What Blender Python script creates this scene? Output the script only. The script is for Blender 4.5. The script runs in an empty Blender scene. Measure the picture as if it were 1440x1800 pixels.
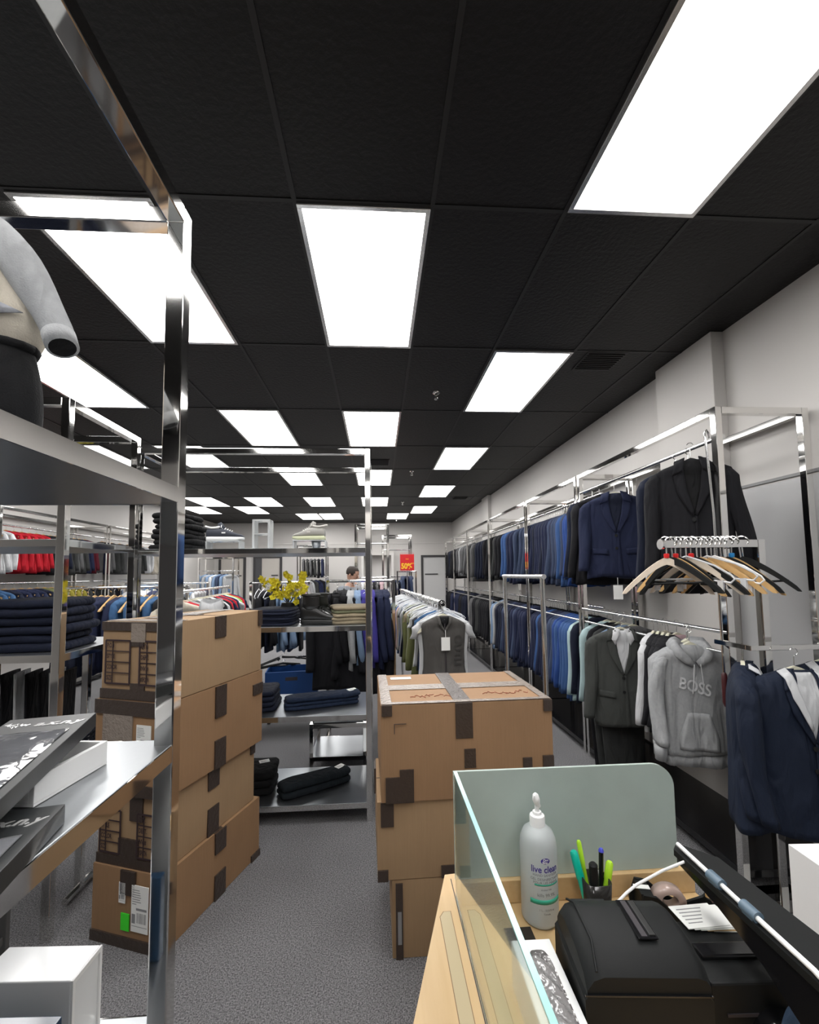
import bpy, bmesh, math, random
from mathutils import Vector, Matrix
R=math.radians; PI=math.pi
random.seed(7)
C=bpy.context.scene.collection
# ------------------------------------------------------------------ materials
def nm(name):
    m=bpy.data.materials.new(name); m.use_nodes=True
    return m,m.node_tree.nodes,m.node_tree.links,m.node_tree.nodes['Principled BSDF']
def mat(name,col,rough=.5,metal=0,bump=0,bscale=80,spec=.5,var=0,vscale=12,**kw):
    m,n,l,b=nm(name)
    b.inputs['Base Color'].default_value=(*col,1); b.inputs['Roughness'].default_value=rough
    b.inputs['Metallic'].default_value=metal; b.inputs['Specular IOR Level'].default_value=spec
    for k,v in kw.items(): b.inputs[k.replace('_',' ')].default_value=v
    tc=n.new('ShaderNodeTexCoord')
    if var:
        t=n.new('ShaderNodeTexNoise'); t.inputs['Scale'].default_value=vscale; t.inputs['Detail'].default_value=4
        l.new(tc.outputs['Object'],t.inputs['Vector'])
        mx=n.new('ShaderNodeMix'); mx.data_type='RGBA'
        mx.inputs[6].default_value=(*[max(0,c*(1-var)) for c in col],1); mx.inputs[7].default_value=(*[min(1,c*(1+var)) for c in col],1)
        l.new(t.outputs['Fac'],mx.inputs[0]); l.new(mx.outputs[2],b.inputs['Base Color'])
    if bump:
        t=n.new('ShaderNodeTexNoise'); t.inputs['Scale'].default_value=bscale; t.inputs['Detail'].default_value=3
        l.new(tc.outputs['Object'],t.inputs['Vector'])
        bp=n.new('ShaderNodeBump'); bp.inputs['Strength'].default_value=bump; bp.inputs['Distance'].default_value=.01
        l.new(t.outputs['Fac'],bp.inputs['Height']); l.new(bp.outputs['Normal'],b.inputs['Normal'])
    return m
def srgb(r,g,b):
    f=lambda c:(c/255/12.92) if c/255<=.04045 else ((c/255+.055)/1.055)**2.4
    return (f(r),f(g),f(b))
CH=mat('polished_chrome',(.80,.79,.77),.055,1)
CHD=mat('round_tube_chrome',(.72,.72,.72),.16,1)
STEEL=mat('brushed_steel',(.42,.44,.46),.34,1,.03,60)
WIRE=mat('hook_wire',(.75,.75,.74),.2,1)
WHITEM=mat('white_plastic',(.80,.80,.80),.35)
PAPER=mat('white_paper',(.82,.82,.80),.7)
INK=mat('dark_ink',(.03,.025,.03),.6)
BLACKP=mat('black_plastic',(.007,.0078,.0082),.58,0,.08,900,.25)
BLACKG=mat('glossy_black',(.008,.008,.009),.12)
DARKM=mat('dark_frame_paint',(.03,.028,.03),.5)
RUB=mat('black_velvet',(.012,.012,.014),.8)
def wood_mat(name,c1,c2,sx=3,sy=40):
    m,n,l,b=nm(name)
    tc=n.new('ShaderNodeTexCoord'); mp=n.new('ShaderNodeMapping'); mp.inputs['Scale'].default_value=(sy,sx,sy)
    t=n.new('ShaderNodeTexNoise'); t.inputs['Scale'].default_value=1.5; t.inputs['Detail'].default_value=6
    r=n.new('ShaderNodeMix'); r.data_type='RGBA'; r.inputs[6].default_value=(*c1,1); r.inputs[7].default_value=(*c2,1)
    l.new(tc.outputs['Object'],mp.inputs[0]); l.new(mp.outputs[0],t.inputs['Vector']); l.new(t.outputs['Fac'],r.inputs[0]); l.new(r.outputs[2],b.inputs['Base Color'])
    b.inputs['Roughness'].default_value=.38
    return m
MAPLE=wood_mat('maple_veneer',(.50,.325,.15),(.62,.44,.235))
HWOOD=wood_mat('hanger_beech',(.55,.33,.13),(.72,.47,.21))
HPALE=wood_mat('pale_hanger_wood',(.66,.55,.43),(.78,.69,.58))
HCREAM=mat('cream_hanger_plastic',(.68,.66,.52),.4)
def card_mat(name,c,f=1):
    m,n,l,b=nm(name)
    tc=n.new('ShaderNodeTexCoord'); mp=n.new('ShaderNodeMapping'); mp.inputs['Scale'].default_value=(160,160,6)
    t=n.new('ShaderNodeTexNoise'); t.inputs['Scale'].default_value=1; t.inputs['Detail'].default_value=2
    t2=n.new('ShaderNodeTexNoise'); t2.inputs['Scale'].default_value=5; t2.inputs['Detail'].default_value=5
    l.new(tc.outputs['Object'],mp.inputs[0]); l.new(mp.outputs[0],t.inputs['Vector']); l.new(tc.outputs['Object'],t2.inputs['Vector'])
    a=n.new('ShaderNodeMath'); a.operation='MULTIPLY_ADD'; a.inputs[1].default_value=.35; l.new(t.outputs['Fac'],a.inputs[0])
    a2=n.new('ShaderNodeMath'); a2.operation='MULTIPLY'; a2.inputs[1].default_value=.65; l.new(t2.outputs['Fac'],a2.inputs[0]); l.new(a2.outputs[0],a.inputs[2])
    r=n.new('ShaderNodeMix'); r.data_type='RGBA'; r.inputs[6].default_value=(*[x*.80 for x in c],1); r.inputs[7].default_value=(*[x*1.2 for x in c],1)
    l.new(a.outputs[0],r.inputs[0]); l.new(r.outputs[2],b.inputs['Base Color']); b.inputs['Roughness'].default_value=.75
    bp=n.new('ShaderNodeBump'); bp.inputs['Strength'].default_value=.25; bp.inputs['Distance'].default_value=.01; l.new(a.outputs[0],bp.inputs['Height']); l.new(bp.outputs[0],b.inputs['Normal'])
    return m
CARD=card_mat('corrugated_cardboard',(.285,.165,.085)); CARD2=card_mat('paler_cardboard',(.33,.215,.12))
TAPE=mat('brown_packing_tape',(.05,.035,.028),.34,0,.35,60)
CTAPE=mat('clear_packing_tape',(.26,.215,.18),.2,0,.6,70,1)
LBL=mat('label_print',(.25,.25,.26),.7)
GREENS=mat('green_sticker',(.05,.75,.03),.5)
def cloth(name,c,rough=.85,var=.12,vs=9,bump=.25,bs=350):
    m=mat(name,[x*.8 for x in c],rough,0,bump,bs,.25,var,vs); n=m.node_tree.nodes; l=m.node_tree.links; b=n['Principled BSDF']
    tc=n.new('ShaderNodeTexCoord'); mp=n.new('ShaderNodeMapping'); mp.inputs['Scale'].default_value=(13,13,4.5); t=n.new('ShaderNodeTexNoise'); t.inputs['Scale'].default_value=1; t.inputs['Detail'].default_value=2; t.inputs['Distortion'].default_value=.6
    l.new(tc.outputs['Object'],mp.inputs[0]); l.new(mp.outputs[0],t.inputs['Vector']); bp=n.new('ShaderNodeBump'); bp.inputs['Strength'].default_value=.55; bp.inputs['Distance'].default_value=.05; l.new(t.outputs['Fac'],bp.inputs['Height'])
    o=[x for x in n if x.type=='BUMP' and x!=bp][0]; l.new(bp.outputs[0],o.inputs['Normal']); return m
NAVY=cloth('navy_wool',(.016,.022,.058)); NAVY2=cloth('dark_navy_cotton',(.010,.014,.032)); BLK=cloth('black_wool',(.010,.010,.013)); BLK2=cloth('soft_black_cotton',(.006,.006,.007))
BLUE=cloth('royal_blue_wool',(.025,.07,.26)); MBLUE=cloth('mid_blue_wool',(.045,.105,.27)); SBLUE=cloth('slate_blue_wool',(.05,.07,.13)); LBLUE=cloth('light_blue_cotton',(.22,.32,.48))
DGREY=cloth('charcoal_wool',(.042,.044,.044)); GREY=cloth('mid_grey_wool',(.13,.13,.135)); HGREY=cloth('heather_grey_fleece',(.42,.43,.44),.9,.15,60); WHT=cloth('white_cotton',(.72,.73,.75)); CREAM=cloth('cream_cotton',(.68,.62,.52))
RED=cloth('red_cotton',(.50,.012,.025)); OLIVE=cloth('olive_cotton',(.16,.17,.07)); KHAKI=cloth('khaki_cotton',(.34,.28,.19)); SAGE=cloth('sage_cotton',(.26,.27,.17)); PINK=cloth('pale_pink_cotton',(.60,.42,.45)); MUST=cloth('mustard_cotton',(.30,.26,.04)); YEL=cloth('yellow_cotton',(.8,.5,.02)); DENIM=cloth('blue_denim',(.05,.12,.25),.9,.35,25); BURG=cloth('burgundy_cotton',(.10,.01,.02)); LGREEN=cloth('lime_cotton',(.35,.55,.12)); PURP=cloth('violet_blue_cotton',(.06,.05,.30)); TEAL=cloth('pale_aqua_cotton',(.45,.60,.62)); CHK=cloth('dark_check_cotton',(.05,.06,.12),.9,.8,60); GREYV=cloth('taupe_grey_vest',(.095,.09,.085))
COL={'navy':NAVY,'dark navy':NAVY2,'black':BLK,'royal blue':BLUE,'mid blue':MBLUE,'slate blue':SBLUE,'light blue':LBLUE,'charcoal':DGREY,'grey':GREY,'pale grey':HGREY,'white':WHT,'cream':CREAM,'red':RED,'olive':OLIVE,'khaki':KHAKI,'sage':SAGE,'pink':PINK,'mustard':MUST,'yellow':YEL,'denim blue':DENIM,'burgundy':BURG,'lime':LGREEN,'violet blue':PURP,'pale aqua':TEAL,'checked navy':CHK}
# ------------------------------------------------------------------ mesh building
class MB:
    def __init__(s): s.b=bmesh.new()
    def box(s,x0,x1,y0,y1,z0,z1,bev=0,M=None):
        r=bmesh.ops.create_cube(s.b,size=1); v=r['verts']
        for q in v: q.co=Vector(((x0+x1)/2+q.co.x*(x1-x0),(y0+y1)/2+q.co.y*(y1-y0),(z0+z1)/2+q.co.z*(z1-z0)))
        if bev:
            e=list({e for q in v for e in q.link_edges}); n0=set(s.b.verts)
            rr=bmesh.ops.bevel(s.b,geom=e,offset=bev,segments=2,affect='EDGES',profile=.5); v=rr['verts']
        if M is not None:
            vs={q for q in v}
            for q in vs: q.co=M@q.co
        return s
    def tube(s,pts,r,n=8,cap=True):
        pts=[Vector(p) for p in pts]; rr=r if isinstance(r,(list,tuple)) else [r]*len(pts)
        rings=[]; up=None
        for i,p in enumerate(pts):
            t=(pts[min(i+1,len(pts)-1)]-pts[max(i-1,0)]).normalized()
            if up is None: up=Vector((0,0,1)) if abs(t.z)<.9 else Vector((1,0,0))
            a=t.cross(up)
            if a.length<1e-4: a=t.orthogonal()
            a.normalize(); up=a.cross(t).normalized()
            rings.append([p+(a*math.cos(2*PI*k/n)+up*math.sin(2*PI*k/n))*rr[i] for k in range(n)])
        return s.loft(rings,cap)
    def loft(s,rings,cap=True,closed=True):
        vs=[[s.b.verts.new(p) for p in rg] for rg in rings]; n=len(rings[0])
        for a,b in zip(vs,vs[1:]):
            for k in range(n if closed else n-1):
                k2=(k+1)%n
                try: s.b.faces.new((a[k],a[k2],b[k2],b[k]))
                except ValueError: pass
        if cap and closed:
            s.b.faces.new(vs[0][::-1]); s.b.faces.new(vs[-1])
        return s
    def prism(s,poly,h,M=None):   # poly in xy, from z=0 to h
        M=M or Matrix()
        a=[s.b.verts.new(M@Vector((x,y,0))) for x,y in poly]; b=[s.b.verts.new(M@Vector((x,y,h))) for x,y in poly]
        n=len(poly); s.b.faces.new(a[::-1]); s.b.faces.new(b)
        for k in range(n): s.b.faces.new((a[k],a[(k+1)%n],b[(k+1)%n],b[k]))
        return s
    def lathe(s,prof,c=(0,0,0),n=28,sx=1,sy=1):
        return s.loft([[Vector((c[0]+r*sx*math.cos(2*PI*k/n),c[1]+r*sy*math.sin(2*PI*k/n),c[2]+z)) for k in range(n)] for r,z in prof])
    def grid(s,fn,nu,nv):
        v=[[s.b.verts.new(fn(i/nu,j/nv)) for j in range(nv+1)] for i in range(nu+1)]
        for i in range(nu):
            for j in range(nv): s.b.faces.new((v[i][j],v[i+1][j],v[i+1][j+1],v[i][j+1]))
        return s
    def mesh(s,name,m,smooth=False):
        me=bpy.data.meshes.new(name); bmesh.ops.recalc_face_normals(s.b,faces=s.b.faces[:]); s.b.to_mesh(me); s.b.free()
        if m: me.materials.append(m)
        if smooth:
            for p in me.polygons: p.use_smooth=True
            if smooth!='all': me.set_sharp_from_angle(angle=R(smooth if smooth is not True else 40))
        return me
    def build(s,name,m,parent=None,smooth=False,**k): return put(name,s.mesh(name,m,smooth),parent,**k)
def put(name,me,parent=None,loc=(0,0,0),rot=(0,0,0),label=None,cat=None,group=None,kind=None,m=None):
    o=bpy.data.objects.new(name,me); C.objects.link(o); o.location=loc; o.rotation_euler=rot
    if parent:
        o.parent=parent
    if label: o['label']=label
    if cat: o['category']=cat
    if group: o['group']=group
    if kind: o['kind']=kind
    if m: o.material_slots[0].link='OBJECT'; o.material_slots[0].material=m
    return o
def thing(name,label,cat,loc=(0,0,0),rz=0,group=None,rot=None): return put(name,None,None,loc,rot or (0,0,rz),label,cat,group)
def W(o,parent): # child built in world coordinates under an unrotated parent
    o.location=-Vector(parent.location); return o
def solid(o,t,off=0):
    md=o.modifiers.new('s','SOLIDIFY'); md.thickness=t; md.offset=off; return o
def subd(o,n=1):
    md=o.modifiers.new('u','SUBSURF'); md.levels=n; md.render_levels=n; return o
def text(name,s,size,loc,rot,m,parent=None,ext=.0004,align='CENTER',label=None,xs=1,bold=0,shear=0):
    cu=bpy.data.curves.new(name,'FONT'); cu.body=s; cu.size=size; cu.extrude=ext; cu.align_x=align; cu.align_y='CENTER'; cu.offset=bold; cu.shear=shear
    cu.materials.append(m); o=bpy.data.objects.new(name,cu); C.objects.link(o); dg=bpy.context.evaluated_depsgraph_get(); me=bpy.data.meshes.new_from_object(o.evaluated_get(dg)); bpy.data.objects.remove(o)
    o=put(name,me,parent,loc,rot,label); o.scale.x=xs; return o
# ------------------------------------------------------------------ setting
HC=3.244; XR=2.39; XL=-5.0; YB=13.75; YF=-3.2
def wall_mat():
    m,n,l,b=nm('painted_wall'); b.inputs['Base Color'].default_value=(.56,.54,.52,1); b.inputs['Roughness'].default_value=.6
    tc=n.new('ShaderNodeTexCoord'); t=n.new('ShaderNodeTexNoise'); t.inputs['Scale'].default_value=60; l.new(tc.outputs['Object'],t.inputs['Vector'])
    bp=n.new('ShaderNodeBump'); bp.inputs['Strength'].default_value=.05; l.new(t.outputs['Fac'],bp.inputs['Height']); l.new(bp.outputs[0],b.inputs['Normal']); return m
WALL=wall_mat(); WALLG=mat('grey_wall_panel',(.47,.47,.475),.45)
def carpet():
    m,n,l,b=nm('grey_carpet'); tc=n.new('ShaderNodeTexCoord')
    t=n.new('ShaderNodeTexNoise'); t.inputs['Scale'].default_value=165; t.inputs['Detail'].default_value=2; t.inputs['Roughness'].default_value=.8
    t2=n.new('ShaderNodeTexNoise'); t2.inputs['Scale'].default_value=1.2
    l.new(tc.outputs['Object'],t.inputs['Vector']); l.new(tc.outputs['Object'],t2.inputs['Vector'])
    cr=n.new('ShaderNodeValToRGB'); e=cr.color_ramp.elements; e[0].position=.35; e[0].color=(.075,.075,.08,1); e[1].position=.66; e[1].color=(.37,.365,.375,1)
    l.new(t.outputs['Fac'],cr.inputs[0]); mx=n.new('ShaderNodeMix'); mx.data_type='RGBA'; mx.blend_type='MULTIPLY'; mx.inputs[0].default_value=.3
    l.new(cr.outputs[0],mx.inputs[6]); l.new(t2.outputs['Fac'],mx.inputs[7]); l.new(mx.outputs[2],b.inputs['Base Color'])
    b.inputs['Roughness'].default_value=.95; b.inputs['Specular IOR Level'].default_value=.1
    bp=n.new('ShaderNodeBump'); bp.inputs['Strength'].default_value=.8; bp.inputs['Distance'].default_value=.01; l.new(t.outputs['Fac'],bp.inputs['Height']); l.new(bp.outputs[0],b.inputs['Normal']); return m
def ceil_mat():
    m,n,l,b=nm('black_ceiling_tile'); tc=n.new('ShaderNodeTexCoord')
    t=n.new('ShaderNodeTexVoronoi'); t.inputs['Scale'].default_value=55; t2=n.new('ShaderNodeTexNoise'); t2.inputs['Scale'].default_value=45; t2.inputs['Detail'].default_value=5
    for q in (t,t2): l.new(tc.outputs['Object'],q.inputs['Vector'])
    b.inputs['Base Color'].default_value=(.0052,.0048,.0052,1); b.inputs['Roughness'].default_value=.55; b.inputs['Specular IOR Level'].default_value=.35
    bp=n.new('ShaderNodeBump'); bp.inputs['Strength'].default_value=.6; bp.inputs['Distance'].default_value=.008; l.new(t2.outputs['Fac'],bp.inputs['Height']); l.new(bp.outputs[0],b.inputs['Normal']); return m
def struct(name,mb,m,**k): o=mb.build(name,m,**k); o['kind']='structure'; return o
struct('floor',MB().box(XL-.1,XR+.1,YF-.1,YB+.1,-.1,0),carpet())
struct('ceiling',MB().box(XL-.1,XR+.1,YF-.1,YB+.1,HC,HC+.1),ceil_mat())
struct('wall_right',MB().box(XR,XR+.1,YF-.1,YB+.1,0,HC),WALL)
struct('wall_left',MB().box(XL-.1,XL,YF-.1,YB+.1,0,HC),WALL)
struct('wall_back',MB().box(XL,XR,YB,YB+.1,0,HC),WALL)
struct('wall_front',MB().box(XL,XR,YF-.1,YF,0,HC),mat('dark_front_wall',(.05,.048,.05),.5)); struct('reflection_band_1',MB().box(XL,XR,YF,YF+.03,2.35,2.9),WALL); struct('reflection_band_2',MB().box(-1.9,-.9,YF,YF+.03,0,2.2),WALL)  # unseen wall made dark, with pale bands added, to vary the chrome reflections
struct('trim_1',MB().box(2.30,XR,2.76,3.36,0,HC,.004),WALL)      # boxed columns on the right wall
struct('trim_2',MB().box(2.32,XR,8.95,9.5,0,HC,.004),WALL)
t=MB(); t.box(XR-.010,XR,YF,YB,2.13,2.15,.003); struct('trim_3',t,mat('grey_wall_seam',(.22,.22,.22),.5))
struct('trim_4',MB().box(XR-.006,XR,YF,2.75,.1,2.12),WALLG)
struct('trim_5',MB().box(XL,XR,YB-.02,YB,2.56,2.60,.004),WALL)
struct('baseboard_right',MB().box(XR-.015,XR,YF,YB,0,.1),DARKM)
# T-bar grid
X0,Y0,G=-.352,1.831,.6096
grid=MB(); TB=mat('black_grid_bar',(.008,.0075,.008),.55)
y=Y0-4*2*G
while y<YB:
    if y>YF: grid.box(XL,XR,y-.010,y+.010,HC-.004,HC)
    y+=2*G
x=X0-8*G
while x<XR:
    if x>XL: grid.box(x-.010,x+.010,YF,YB,HC-.0045,HC)
    x+=G
struct('trim_6',grid,TB)
def door(n,x0,x1,h,op=False):
    f=MB(); w=.07
    f.box(x0,x0+w,YB-.05,YB,0,h); f.box(x1-w,x1,YB-.05,YB,0,h); f.box(x0+w,x1-w,YB-.05,YB,h-w,h)
    o=struct(f'door_{n}',f,DARKM)
    MB().box(x0+w,x1-w,YB-.03,YB-.004,0,h-w).build('door_panel',mat(f'door_paint_{n}',(.5,.47,.43) if n<3 else (.5,.5,.5),.5),o)
    a,b=(x0+.12,x1-.3) if n==3 else (x1-.32,x1-.12)
    MB().box(a,b,YB-.05,YB-.03,h-.62,h-.585).build('door_handle',DARKM,o)
    if op: MB().box(x0+w,x0+.26,YB-.045,YB-.031,0,h-w).build('door_edge',mat('dark_grey_door',(.06,.06,.065),.4),o)
door(1,-4.86,-4.05,2.22); door(2,-3.82,-2.95,2.22,True); door(3,1.37,2.2,2.20)
# doorway / fitting room opening panel
struct('trim_7',MB().box(-.42,.42,YB-.35,YB-.05,2.2,2.26).box(-.5,-.42,YB-.35,YB,0,2.26).box(.42,.5,YB-.35,YB,0,2.26),WALL)
# ------------------------------------------------------------------ ceiling lights
EM,_n,_l,_b=nm('lit_acrylic_diffuser'); _b.inputs['Base Color'].default_value=(.8,.8,.8,1); _b.inputs['Emission Color'].default_value=(1,.985,.965,1); _b.inputs['Emission Strength'].default_value=7.5
FR=mat('aluminium_light_frame',(.72,.71,.70),.25,.9)
fm=MB(); w=.022; a,b_=G-.012,2*G-.012
fm.box(-a/2,a/2,-b_/2,-b_/2+w,-.010,.0,.002); fm.box(-a/2,a/2,b_/2-w,b_/2,-.010,.0,.002); fm.box(-a/2,-a/2+w,-b_/2+w,b_/2-w,-.010,.0,.002); fm.box(a/2-w,a/2,-b_/2+w,b_/2-w,-.010,.0,.002)
fm=fm.mesh('light_frame',FR); dm=MB().box(-a/2+w,a/2-w,-b_/2+w,b_/2-w,-.006,-.001).mesh('diffuser',EM)
LCOL={0:'middle column',4:'right column',-4:'column left of the middle',-8:'far left column',2:'column just right of the middle',-6:'second left column',-12:'outermost left column',-10:'left outer column'}
ORD=['first','second','third','fourth','fifth','sixth','seventh','eighth','ninth','tenth','eleventh','twelfth','thirteenth','fourteenth','fifteenth','sixteenth','seventeenth','eighteenth','nineteenth','twentieth']+[f'{n}th' for n in range(21,60)]
lights=[(0,0),(0,2),(0,4),(0,6),(0,9),(4,-1),(4,1),(4,3),(4,5),(4,7),(6,9),(-4,0),(-4,2),(-4,4),(-4,6),(-4,8),(-8,1),(-8,3),(-8,6),(-12,6),(-10,7),(-6,7.999),(-8,9),(2,8),(-14,7),(-12,3),(-12,1),(0,-2),(-4,-2),(4,-3),(0,-4),(-8,-1)]
cnt={}
for u,rw in lights:
    cx=X0+(u/2+.5)*G; cy=Y0+(rw+.5)*2*G
    if cy+G>YB or cx-G/2<XL: continue
    k=cnt.get(u,0); cnt[u]=k+1
    near='nearest' if False else ORD[k]
    vis=rw>=-1
    t=thing('ceiling_light',f'lit white panel light, {near} from the front in the {LCOL.get(u,"left edge column")}' if vis else 'lit white panel light behind the counter side of the shop','ceiling light',(cx,cy,HC-.0046),0,'recessed ceiling panel lights')
    put('light_frame',fm,t); put('diffuser',dm,t)
def vent(x,y,lab,w=.28,d=.26):
    t=thing('ceiling_vent',lab,'vent',(x,y,HC-.006),0,'ceiling air vents')
    MB().box(-w/2-.015,w/2+.015,-d/2-.015,d/2+.015,0,.004).build('vent_frame',TB,t)
    s=MB()
    for i in range(9):
        yy=-d/2+d*(i+.5)/9; s.box(-w/2,w/2,yy-.004,yy+.004,-.008,0)
    s.build('slat_grille',mat('vent_black',(.004,.004,.004),.5),t)
vent(1.74,3.2,'black square air vent in the ceiling beside the right wall'); vent(0,6.3,'small black air vent in the ceiling above the middle rack',.34,.3); vent(1.8,9.28,'black air vent far back near the right wall')
for i,(x,y) in enumerate([(.543,3.83),(.557,6.86),(.582,9.84),(.57,12.89)]):
    t=thing('fire_sprinkler',f'chrome fire sprinkler under the black ceiling, {ORD[i]} from the front','sprinkler',(x,y,HC),0,'ceiling sprinklers')
    MB().lathe([(.035,-.001),(.033,-.008),(.012,-.012),(.010,-.03)]).build('escutcheon',CH,t,True)
    MB().tube([(-.012,0,-.03),(-.016,0,-.045),(0,0,-.062)],.003,6).tube([(.012,0,-.03),(.016,0,-.045),(0,0,-.062)],.003,6).build('frame_arm',CH,t,True)
    MB().lathe([(.006,-.03),(.005,-.060),(.020,-.062),(.020,-.064),(.002,-.065)]).build('deflector',CH,t,True)
# ------------------------------------------------------------------ racks
TW=.038
def rack(name,label,x0,x1,y0,y1,h,shelves=(),bars=(),cat='display rack',group=None,base=None,inner=True,tw=TW,smat=None,bott=0):
    """frame spanning outer x0..x1,y0..y1; shelves: z of top faces; bars: (p0,p1) hanging rails"""
    t=thing(name,label,cat,((x0+x1)/2,(y0+y1)/2,0),0,group); bv=.0025
    for xa in (x0,x1-tw):
        for ya in (y0,y1-tw):
            W(MB().box(xa,xa+tw,ya,ya+tw,bott,h,bv).build('post',CH,t),t)
    for ya in (y0,y1-tw): W(MB().box(x0+tw,x1-tw,ya,ya+tw,h-tw,h,bv).build('top_rail',CH,t),t)
    for xa in (x0,x1-tw): W(MB().box(xa,xa+tw,y0+tw,y1-tw,h-tw,h,bv).build('top_rail',CH,t),t)
    for z in shelves:
        sh=W(MB().box(x0+.003,x1-.003,y0+.003,y1-.003,z-.033,z,.002).build('shelf',smat or STEEL,t),t); MB().box(x0+.001,x1-.001,y0+.0005,y0+.003,z-.034,z-.001).box(x0+.001,x1-.001,y1-.003,y1-.0005,z-.034,z-.001).box(x0+.0005,x0+.003,y0+.001,y1-.001,z-.034,z-.001).box(x1-.003,x1-.0005,y0+.001,y1-.001,z-.034,z-.001).build('shelf_edge',CH,sh)
    if base is not None: W(MB().box(x0+.004,x1-.004,y0+.004,y1-.004,base-.04,base,.002).build('base_panel',BLACKG,t),t)
    for p,q,r in bars: W(MB().tube([p,q],r,12).build('hang_rail',CHD,t,True),t)
    return t
H=2.465
# near left rack : corner at (-.43,.96)
rack('chrome_shelf_rack','tall chrome shelf rack close on the left with gift boxes on its shelf',-1.05,-.428,-.55,.998,2.435,(1.795,1.252,.70))
rack('chrome_shelf_rack','chrome rack behind the left cartons with navy folded trousers',-2.6,-1.462,2.13,2.76,H,(1.785,1.25,.68))
rack('chrome_shelf_rack','middle chrome shelf rack with sneakers on top and trousers below',-1.60,-.045,2.96,3.53,H,(1.785,1.262,.68,.12))
# right wall racks
GR='chrome two-tier clothes racks along the right wall'
bays=[(2.19,3.83,'first'),(3.86,5.22,'second'),(5.25,7.03,'third'),(7.06,8.76,'fourth'),(8.79,10.36,'fifth'),(10.4,11.7,'sixth')]
for a,b,o in bays:
    xr=1.87 if o=='first' else 2.08
    rack('clothes_rack',f'chrome two-tier clothes rack on the right wall, {o} from the front',1.822,2.36 if not (a<9.5 and b>8.9) else 2.30,a,b,H+.02,(),[((xr,a+.01,2.325),(xr,b-.01,2.325),.012),((1.83 if o=='first' else 2.05,a+.01,1.275),(1.83 if o=='first' else 2.05,b-.01,1.275),.012),((1.835,a+.04,1.165),(1.835,b-.04,1.165),.010)],'clothes rack',GR,base=.09)
# front bar across lower tier (flat black-looking chrome bar) as separate braces on first two racks
t=thing('hanger_stand','chrome stand with a short arm full of empty hangers','hanger stand',(1.95,2.13,0))
W(MB().box(1.935,1.973,2.10,2.138,0,1.755,.002).build('post',CH,t),t)
W(MB().box(1.44,1.935,2.10,2.138,1.717,1.755,.002).build('arm',CH,t),t)
W(MB().lathe([(.0,.0),(.026,.0),(.026,.012),(.0,.012)],(0,0,0)).build('end_knob',CHD,t,True,rot=(0,R(-90),0)),t).location=(1.44-1.95,2.119-2.13,1.736)
W(MB().box(1.83,2.07,2.02,2.20,0,.012,.002).build('foot_plate',CH,t),t)
# ------------------------------------------------------------------ hangers
def hook(mb,h=.085,r=.0022,z0=-.085):
    pts=[(0,0,z0),(0,0,-.045)]
    for i in range(11):
        a=-PI/2+ (PI*1.35)*i/10
        pts.append((.019*math.cos(a+.0)+ .0,0,-.023+.019*math.sin(a)+.004))
    # start of arc is bottom centre going right, up and over to the left
    mb.tube(pts,r,6); return mb
def hanger_mesh(kind,w=.43):
    mb=MB(); n=14
    if kind in ('wood','cream','black'):
        th=.012 if kind!='cream' else .016; rings=[]
        for i in range(2*n+1):
            u=(i-n)/n; x=u*w/2; a=abs(u)
            z=-.088-.012-.145*a**1.35; hh=.020*(1-.30*a)*(math.sqrt(max(.02,1-((a-.9)/.1)**2)) if a>.9 else 1)
            yb=.02*a*a; 
            rings.append([Vector((x,yb-th*(1+a)/2,z-hh)),Vector((x,yb+th*(1+a)/2,z-hh)),Vector((x,yb+th*(1+a)/2,z+hh*.6)),Vector((x,yb-th*(1+a)/2,z+hh*.6))])
        mb.loft(rings)
        if kind=='black': mb.tube([(-w*.4,.01,-.2),(w*.4,.01,-.2)],.005,6)
    else:
        for s in (-1,1):
            mb.tube([(0,0,-.085),(s*w*.12,0,-.10),(s*w*.3,0,-.125),(s*w*.47,0,-.165),(s*w*.5,0,-.18),(s*w*.46,0,-.195),(s*w*.25,0,-.185),(0,0,-.182)],.0045,6)
        for s in (-1,1): mb.box(s*w*.36-.012,s*w*.36+.012,-.008,.008,-.235,-.185)
    return mb
HM={k:hanger_mesh(k).mesh('hanger_'+k,{'wood':HWOOD,'cream':HCREAM,'black':BLACKP,'clear':None}[k],45) for k in ('wood','cream','black','clear')}
CLR=mat('clear_plastic',(.88,.9,.93),.12,0,Transmission_Weight=.4,IOR=1.4); HM['clear'].materials.append(CLR)
hk=hook(MB()).mesh('hook',WIRE,True)
capm=MB().lathe([(.0,0),(.011,0),(.013,.004),(.013,.018),(.008,.020),(0,.02)]).mesh('size_cap',mat('red_size_cap',(.7,.02,.02),.4),True)
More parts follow.
